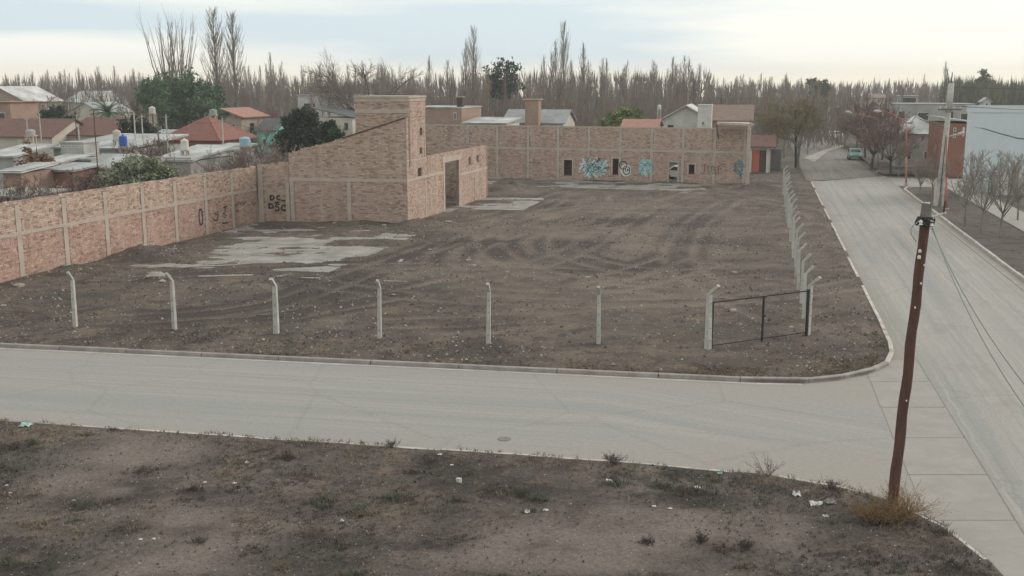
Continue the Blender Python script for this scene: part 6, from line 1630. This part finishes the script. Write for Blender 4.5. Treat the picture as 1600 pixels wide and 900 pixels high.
def tuft(mb, c, h, n, rnd, w=0.006, lean=0.6):
    for i in range(n):
        a = rnd.uniform(0, 6.28); L = h * rnd.uniform(.4, 1.1); le = rnd.uniform(0.1, lean) * 1.3
        b = Vector((c[0] + rnd.gauss(0, h * .25), c[1] + rnd.gauss(0, h * .25), c[2] - 0.01)); m = b + Vector((math.cos(a) * le * L * .4, math.sin(a) * le * L * .4, L * .6)); e = b + Vector((math.cos(a) * le * L, math.sin(a) * le * L, L * rnd.uniform(.75, 1)))
        s = Vector((-math.sin(a), math.cos(a), 0)) * w; o = len(mb.v)
        mb.v.extend((tuple(b - s), tuple(b + s), tuple(m + s * .7), tuple(m - s * .7), tuple(e))); mb.f.extend(((o, o + 1, o + 2, o + 3), (o + 3, o + 2, o + 4)))
gd_, gg, gk = MB(), MB(), MB()
cnt = 0
while cnt < 9500:
    x, y = rs.uniform(-17.5, 10.1), rs.uniform(18.3, 32)
    if not in_near(x, y): continue
    if rs.random() < near_w(x, y) * 1.3: continue
    f = fbm(x, y, 0.28, 4); edge = polyat(near_kerb[:5], x).y - y if x < 8.2 else 1
    if rs.random() > 0.42 + 1.0 * f + (0.35 if edge < 1.4 else 0): continue
    cnt += 1
    q = fbm(x + 40, y, 0.35, 3)
    mb_ = gg if q > 0.12 else (gd_ if q < -0.12 or edge < 1.0 and rs.random() < .6 else gk)
    tuft(mb_, (x, y, near_h(x, y, 2)), rs.choice((.035, .05, .07, .10, .13)) * rs.uniform(.6, 1.2) * (1.25 if edge < 1.2 else 1), rs.randint(6, 12), rs, 0.0055, 1.1)
for k in range(150):
    cx_, cy_ = rs.uniform(-17, 10), rs.uniform(18.5, 31.5)
    if not in_near(cx_, cy_) or near_w(cx_, cy_) > 0.5: continue
    mb_ = rs.choice((gd_, gg, gg, gk, gk)); rr_ = rs.uniform(0.15, 0.55); hh_ = rs.choice((.07, .1, .14, .19))
    for q in range(int(26 * rr_ / 0.3)):
        x, y = cx_ + rs.gauss(0, rr_ * .5), cy_ + rs.gauss(0, rr_ * .4)
        if in_near(x, y): tuft(mb_, (x, y, near_h(x, y, 2)), hh_ * rs.uniform(.5, 1.15), 9, rs, 0.006, 1.2)
tag(gd_.build('dry_grass', 'weed_dry'), 'dry straw-coloured grass on the near waste ground', 'grass', kind='stuff')
tag(gg.build('green_weeds', 'weed_green'), 'low dull green weeds on the near waste ground', 'weeds', kind='stuff')
tag(gk.build('dead_weeds', 'weed_dark'), 'dark dead weeds on the near waste ground', 'weeds', kind='stuff')
gd2, gg2 = MB(), MB(); cnt = 0
while cnt < 4200:
    x = rs.uniform(-26, 15); k = polyat(far_kerb[:10], x) if x < 14.4 else Vector((x, 39, 0)); y = k.y + 0.2 + abs(rs.gauss(0, 1.5 if x > 2 else 2.6))
    if not in_lot(x, y + 0.3) and (y > 40 or x > 8): continue
    f = fbm(x, y, 0.4, 3)
    if rs.random() > 0.35 + f + (0.55 if 2 < x < 13.5 and y - k.y < 1.6 else 0): continue
    cnt += 1
    tuft(gd2 if (x > 1 and rs.random() < .85) or rs.random() < .4 else gg2, (x, y, 0.12 + 0.01 * f), rs.choice((.06, .09, .13)) * rs.uniform(.6, 1.1), rs.randint(5, 10), rs, 0.008)
while cnt < 6000:
    x, y = rs.uniform(-30, 24), rs.uniform(40, 80)
    if not in_lot(x, y): continue
    if rs.random() > 0.15 + fbm(x, y, 0.13, 3): continue
    cnt += 1; tuft(gg2, (x, y, lot_h(x, y, 2)), rs.choice((.06, .1, .14)), 6, rs, 0.012)
tag(gd2.build('dry_grass', 'weed_dry'), 'dry straw-coloured grass along the front kerb of the lot', 'grass', kind='stuff')
tag(gg2.build('green_weeds', 'weed_green'), 'sparse dull green weeds over the dirt lot', 'weeds', kind='stuff')

def stem_bush(name, c, w, h, n, m, label, seed, r=0.006, cat='bush'):
    rnd = random.Random(seed); root = empty(name, c, label, cat); a_ = MB(); b_ = MB()
    for i in range(n):
        a = rnd.uniform(0, 6.28); t = rnd.random() ** .6; L = h * rnd.uniform(.55, 1.1)
        p = Vector(c) + Vector((rnd.gauss(0, w * .1), rnd.gauss(0, w * .1), -.02)); d = Vector((math.cos(a) * t, math.sin(a) * t, 0.45 + (1 - t) * .8)).normalized(); L *= (0.7 + .6 * t) 
        pts = [p]; dd = d
        for k in range(4):
            dd = (dd + Vector((rnd.gauss(0, .12), rnd.gauss(0, .12), rnd.gauss(0.02, .1)))).normalized(); p = p + dd * L / 4; pts.append(p)
        a_.tube(pts, [r, r * .85, r * .7, r * .5, r * .3], 3, cap=False)
        for k in range(9):
            q = pts[rnd.randint(1, 3)].lerp(pts[rnd.randint(2, 4)], rnd.random()); e = q + rdir(rnd, dd, rnd.uniform(.3, .9)) * L * rnd.uniform(.1, .28)
            b_.tube([q, e], [r * .55, r * .25], 3, cap=False)
            if rnd.random() < .5:
                f = e; o = len(b_.v); s = r * 2.2; b_.v.extend(((f.x - s, f.y, f.z), (f.x + s, f.y, f.z), (f.x, f.y + s * .5, f.z + s * 1.6))); b_.f.append((o, o + 1, o + 2))
    a_.build('stems', m, root); b_.build('twigs', m, root); return root
c = G(1405, 812, 0.1); stem_bush('dry_bush', (c.x, c.y, c.z), 1.4, 0.85, 150, 'bush_gold', 'golden dry bush around the foot of the leaning timber pole', 5, 0.006)
c = G(1362, 812, 0.1); stem_bush('dry_bush', (c.x, c.y, c.z), 1.0, 0.5, 150, 'bush_gold', 'lower golden dry bush left of the leaning timber pole', 6, 0.005)
for px, py, w, h, n, m, lb in ((1200, 742, .5, .55, 22, 'weed_dark', 'thin dark dead weed standing up against the near road edge'), (1298, 768, .4, .4, 40, 'weed_dark', 'dense dark dead weed left of the golden bush'), (960, 722, .9, .3, 60, 'weed_dark', 'reddish dead weed spreading over the near kerb'),
                          (612, 698, .5, .25, 40, 'weed_green', 'green-yellow weed at the near kerb, left of centre'), (815, 775, .9, .25, 80, 'weed_green', 'dull green weed patch around the white scraps in the foreground'), (310, 850, .5, .22, 46, 'weed_green', 'pale green weed tuft low in the foreground at left'),
                          (1010, 850, .5, .2, 60, 'weed_dark', 'dark tussock in the foreground right of centre'), (1095, 845, .45, .2, 60, 'weed_dark', 'dark tussock in the foreground below the rubbish heap'), (1165, 855, .5, .2, 60, 'weed_dark', 'dark tussock in the foreground, rightmost of three'),
                          (440, 890, .8, .2, 70, 'weed_dry', 'straw tussock at the bottom edge left of centre'), (975, 575, .3, .5, 8, 'weed_dry', 'thin dry stalks by the front kerb')):
    c = G(px, py, 0.1); stem_bush('weed', (c.x, c.y, 0.1), w, h, n, m, lb, int(px), 0.0045, 'weed')

# larger rubble blocks
def chunk(px, py, s, label, z=0.12, m='rubble', squash=.6, near=False, stretch=1.0):
    c = G(px, py, z); mb = MB(); zz = near_h(c.x, c.y, 2) if near else lot_h(c.x, c.y, 2)
    rock(mb, (0, 0, 0.18 * s), s, rs, squash)
    mb.v = [(x * stretch, y, zv) for x, y, zv in mb.v]
    mb.v = [(c.x + x, c.y + y, zz + zv) for x, y, zv in mb.v]
    return tag(mb.build('concrete_chunk', m, origin=(c.x, c.y, zz)), label, 'rubble', 'loose chunks of rubble')
chunk(243, 438, 0.52, 'big pale concrete chunk lying near the second front post', squash=.8, stretch=1.25)
chunk(254, 444, 0.2, 'small concrete chunk beside the big pale one')
chunk(30, 449, 0.3, 'concrete chunk at the foot of the left boundary wall')
chunk(272, 392, 0.18, 'white stone near the left end of the concrete floor')
for px, py, s, lb in ((732, 408, .2, 'pale stone in the wheel track left of centre'), (740, 416, .18, 'pale stone below another in the wheel track left of centre'), (672, 391, .16, 'white stone right of the concrete floor'), (918, 432, .16, 'white stone in the middle of the lot, above the sixth post'), (1147, 428, .2, 'pale stone above the gate, left'),
                  (1146, 486, .2, 'pale stone seen through the gate'), (764, 538, .12, 'white stone at the foot of the fifth front post'), (862, 297, .25, 'pale block near the base of the back wall'), (615, 462, .12, 'small white stone right of the fourth front post'), (5, 482, .15, 'white stone at the left edge of the lot'),
                  (1236, 511, .12, 'white stone low inside the gate'), (700, 350, .3, 'rubble block at the corner of the ruin'), (600, 354, .22, 'rubble block against the ruin front wall'), (523, 352, .18, 'small rubble block left along the ruin front wall'), (958, 573, .1, 'white scrap of stone by the front kerb'), (1319, 545, .08, 'white pebble on the corner of the lot')):
    chunk(px, py, s, lb)
def plank(px0, py0, px1, py1, w, label, m='slab_concrete', t=0.04):
    w *= 0.7
    a, b = G(px0, py0, LOT_Z + .06), G(px1, py1, LOT_Z + .06); d = (b - a).normalized(); n = Vector((-d.y, d.x, 0)) * w / 2
    z0 = max(lot_h(a.x, a.y, 2), lot_h(b.x, b.y, 2)) - 0.03; p = [a - n, b - n, b + n, a + n]
    mb = MB(); mb.hexa([(q.x, q.y, z0) for q in p] + [(q.x, q.y, z0 + t + rs.uniform(-.01, .01)) for q in p]); tag(mb.build('broken_slab', m, origin=(a.x, a.y, z0)), label, 'rubble', 'broken slabs on the dirt')
for i, (a, b, c, d, w) in enumerate(((310, 432, 395, 430, .5), (230, 416, 262, 415, .5), (290, 417, 372, 414, .4), (598, 439, 636, 440, .3), (470, 435, 500, 436, .3), (430, 432, 455, 427, .3), (1050, 300, 1130, 303, .5), (625, 409, 628, 405, .3))):
    plank(a, b, c, d, w, ['pale broken slab right of the big concrete chunk', 'pale broken slab behind the big concrete chunk', 'long pale slab strip below the concrete floor', 'thin pale slab strip above the fourth front post', 'small slab strip right of the third front post', 'small slab strip touching the third front post', 'pale slab strip before the back wall', 'tiny pale slab piece right of the concrete floor'][i])
# heap rubble joined
mb = MB()
for hx, hy, r, h in HEAPS:
    for k in range(int(14 * r)):
        x, y = hx + rs.gauss(0, r * .6), hy + rs.gauss(0, r * .6)
        if in_lot(x, y): small_rock(mb, (x, y, lot_h(x, y, 2)), rs.uniform(.04, .12), rs)
tag(mb.build('heap_rubble', 'rubble'), 'broken brick and soil on the heaps along the walls', 'rubble', kind='stuff')

# litter
def litter(px, py, w, h, m, label, kind='scrap', near=True):
    w *= 0.8; h *= 0.8
    c = G(px, py, 0.12); z = near_h(c.x, c.y, 2) if near else LOT_Z; rnd = random.Random(px); mb = MB()
    if kind == 'box':
        mb.box((c.x, c.y, z + h / 2 - .01), (w, w * .7, h), rnd.uniform(-.5, .5)); mb.v = [(x + rnd.gauss(0, .015), y + rnd.gauss(0, .015), q + rnd.gauss(0, .012)) for x, y, q in mb.v]
    else:                                       # crumpled sheet
        n = 6; o = 0
        for i in range(n):
            for j in range(n):
                mb.v.append((c.x + w * (i / (n - 1) - .5) + rnd.gauss(0, w * .06), c.y + w * .8 * (j / (n - 1) - .5) + rnd.gauss(0, w * .06), z + .012 + h * abs(rnd.gauss(0, .5)) * (1 if 0 < i < n - 1 and 0 < j < n - 1 else .4)))
        for i in range(n - 1):
            for j in range(n - 1): mb.f.append((i * n + j, (i + 1) * n + j, (i + 1) * n + j + 1, i * n + j + 1))
    return tag(mb.build('litter', m, origin=(c.x, c.y, z)), label, 'litter', 'litter on the waste ground')
for px, py, w, h, m, k, lb in ((717, 752, .15, .16, 'litter_white', 'box', 'crushed white carton in the middle of the foreground'), (952, 751, .2, .09, 'litter_white', 'box', 'flattened white carton right of centre in the foreground'), (687, 711, .16, .05, 'litter_white', 'scrap', 'white paper scrap by the near kerb, left of the carton'),
                          (706, 726, .12, .04, 'litter_white', 'scrap', 'small white scrap just above the crushed carton'), (824, 799, .16, .09, 'litter_white', 'scrap', 'crumpled white bag in the green weeds, left of two'), (853, 797, .14, .08, 'litter_white', 'scrap', 'crumpled white bag in the green weeds, right of two'),
                          (386, 722, .13, .09, 'litter_white', 'scrap', 'white scrap in the left foreground near the dark weeds'), (320, 750, .12, .06, 'litter_white', 'scrap', 'white scrap in the left foreground below the first one'), (40, 664, .42, .16, 'litter_teal', 'scrap', 'pale green plastic bag at the left end of the near kerb'),
                          (1245, 773, .24, .16, 'litter_white', 'scrap', 'crumpled white bag left of the rubbish heap'), (1275, 785, .36, .14, 'litter_white', 'scrap', 'crumpled white rubbish beside the golden bush, left part'), (1297, 786, .30, .12, 'rubble', 'scrap', 'brownish crumpled rubbish beside the golden bush, right part'),
                          (1290, 805, .16, .05, 'litter_white', 'scrap', 'small white scrap below the rubbish beside the golden bush'), (1125, 737, .16, .08, 'litter_teal', 'scrap', 'small turquoise plastic scrap at the near kerb'), (1090, 758, .2, .04, 'litter_white', 'scrap', 'flat white paper right of centre near the kerb'),
                          (1022, 790, .12, .04, 'litter_white', 'scrap', 'small white scrap right of centre, left of the paired one'), (1047, 793, .12, .04, 'litter_white', 'scrap', 'small white scrap right of centre, right of the paired one'), (535, 815, .1, .06, 'litter_white', 'scrap', 'white scrap in the bare foreground left of centre'),
                          (115, 779, .1, .04, 'litter_white', 'scrap', 'white scrap on the dusty ground at left'), (16, 768, .09, .04, 'litter_white', 'scrap', 'white scrap near the left edge, lower'), (10, 758, .09, .04, 'litter_white', 'scrap', 'white scrap near the left edge, upper'),
                          (220, 845, .1, .04, 'litter_white', 'scrap', 'white scrap at the lower left, left of two'), (240, 843, .1, .04, 'litter_white', 'scrap', 'white scrap at the lower left, right of two'), (366, 752, .14, .03, 'litter_white', 'scrap', 'curled white strip on the dark weeds at left')):
    litter(px, py, w, h, m, lb, k)
# drain hole cover on the front street
c = G(788, 686, 0.0); mb = MB(); mb.lathe((c.x, c.y, 0.004), [(.19, 0), (.19, .012), (.15, .014)], 18); o = mb.build('drain_cover', 'joint_dark', origin=(c.x, c.y, 0.0)); tag(o, 'small dark drain cover in the front street', 'drain cover')

# ------------------------------------------------------------------ evening haze
HX0, HX1, HY0, HY1, HZ0, HZ1 = -720, 720, -80, 1020, -1.2, 27.0
mb = MB(); mb.box(((HX0 + HX1) / 2, (HY0 + HY1) / 2, (HZ0 + HZ1) / 2), (HX1 - HX0, HY1 - HY0, HZ1 - HZ0))
hm = bpy.data.materials.new('haze'); hm.use_nodes = True; hn, hl_ = hm.node_tree.nodes, hm.node_tree.links
hn.clear(); ho = hn.new('ShaderNodeOutputMaterial'); hv = hn.new('ShaderNodeVolumePrincipled')
hv.inputs['Color'].default_value = (0.99, 0.985, 0.97, 1); hv.inputs['Density'].default_value = 0.00042; hv.inputs['Anisotropy'].default_value = 0.2
hl_.new(hv.outputs['Volume'], ho.inputs['Volume'])
hm.cycles.homogeneous_volume = True
hz = mb.build('haze', hm); tag(hz, kind='stuff')
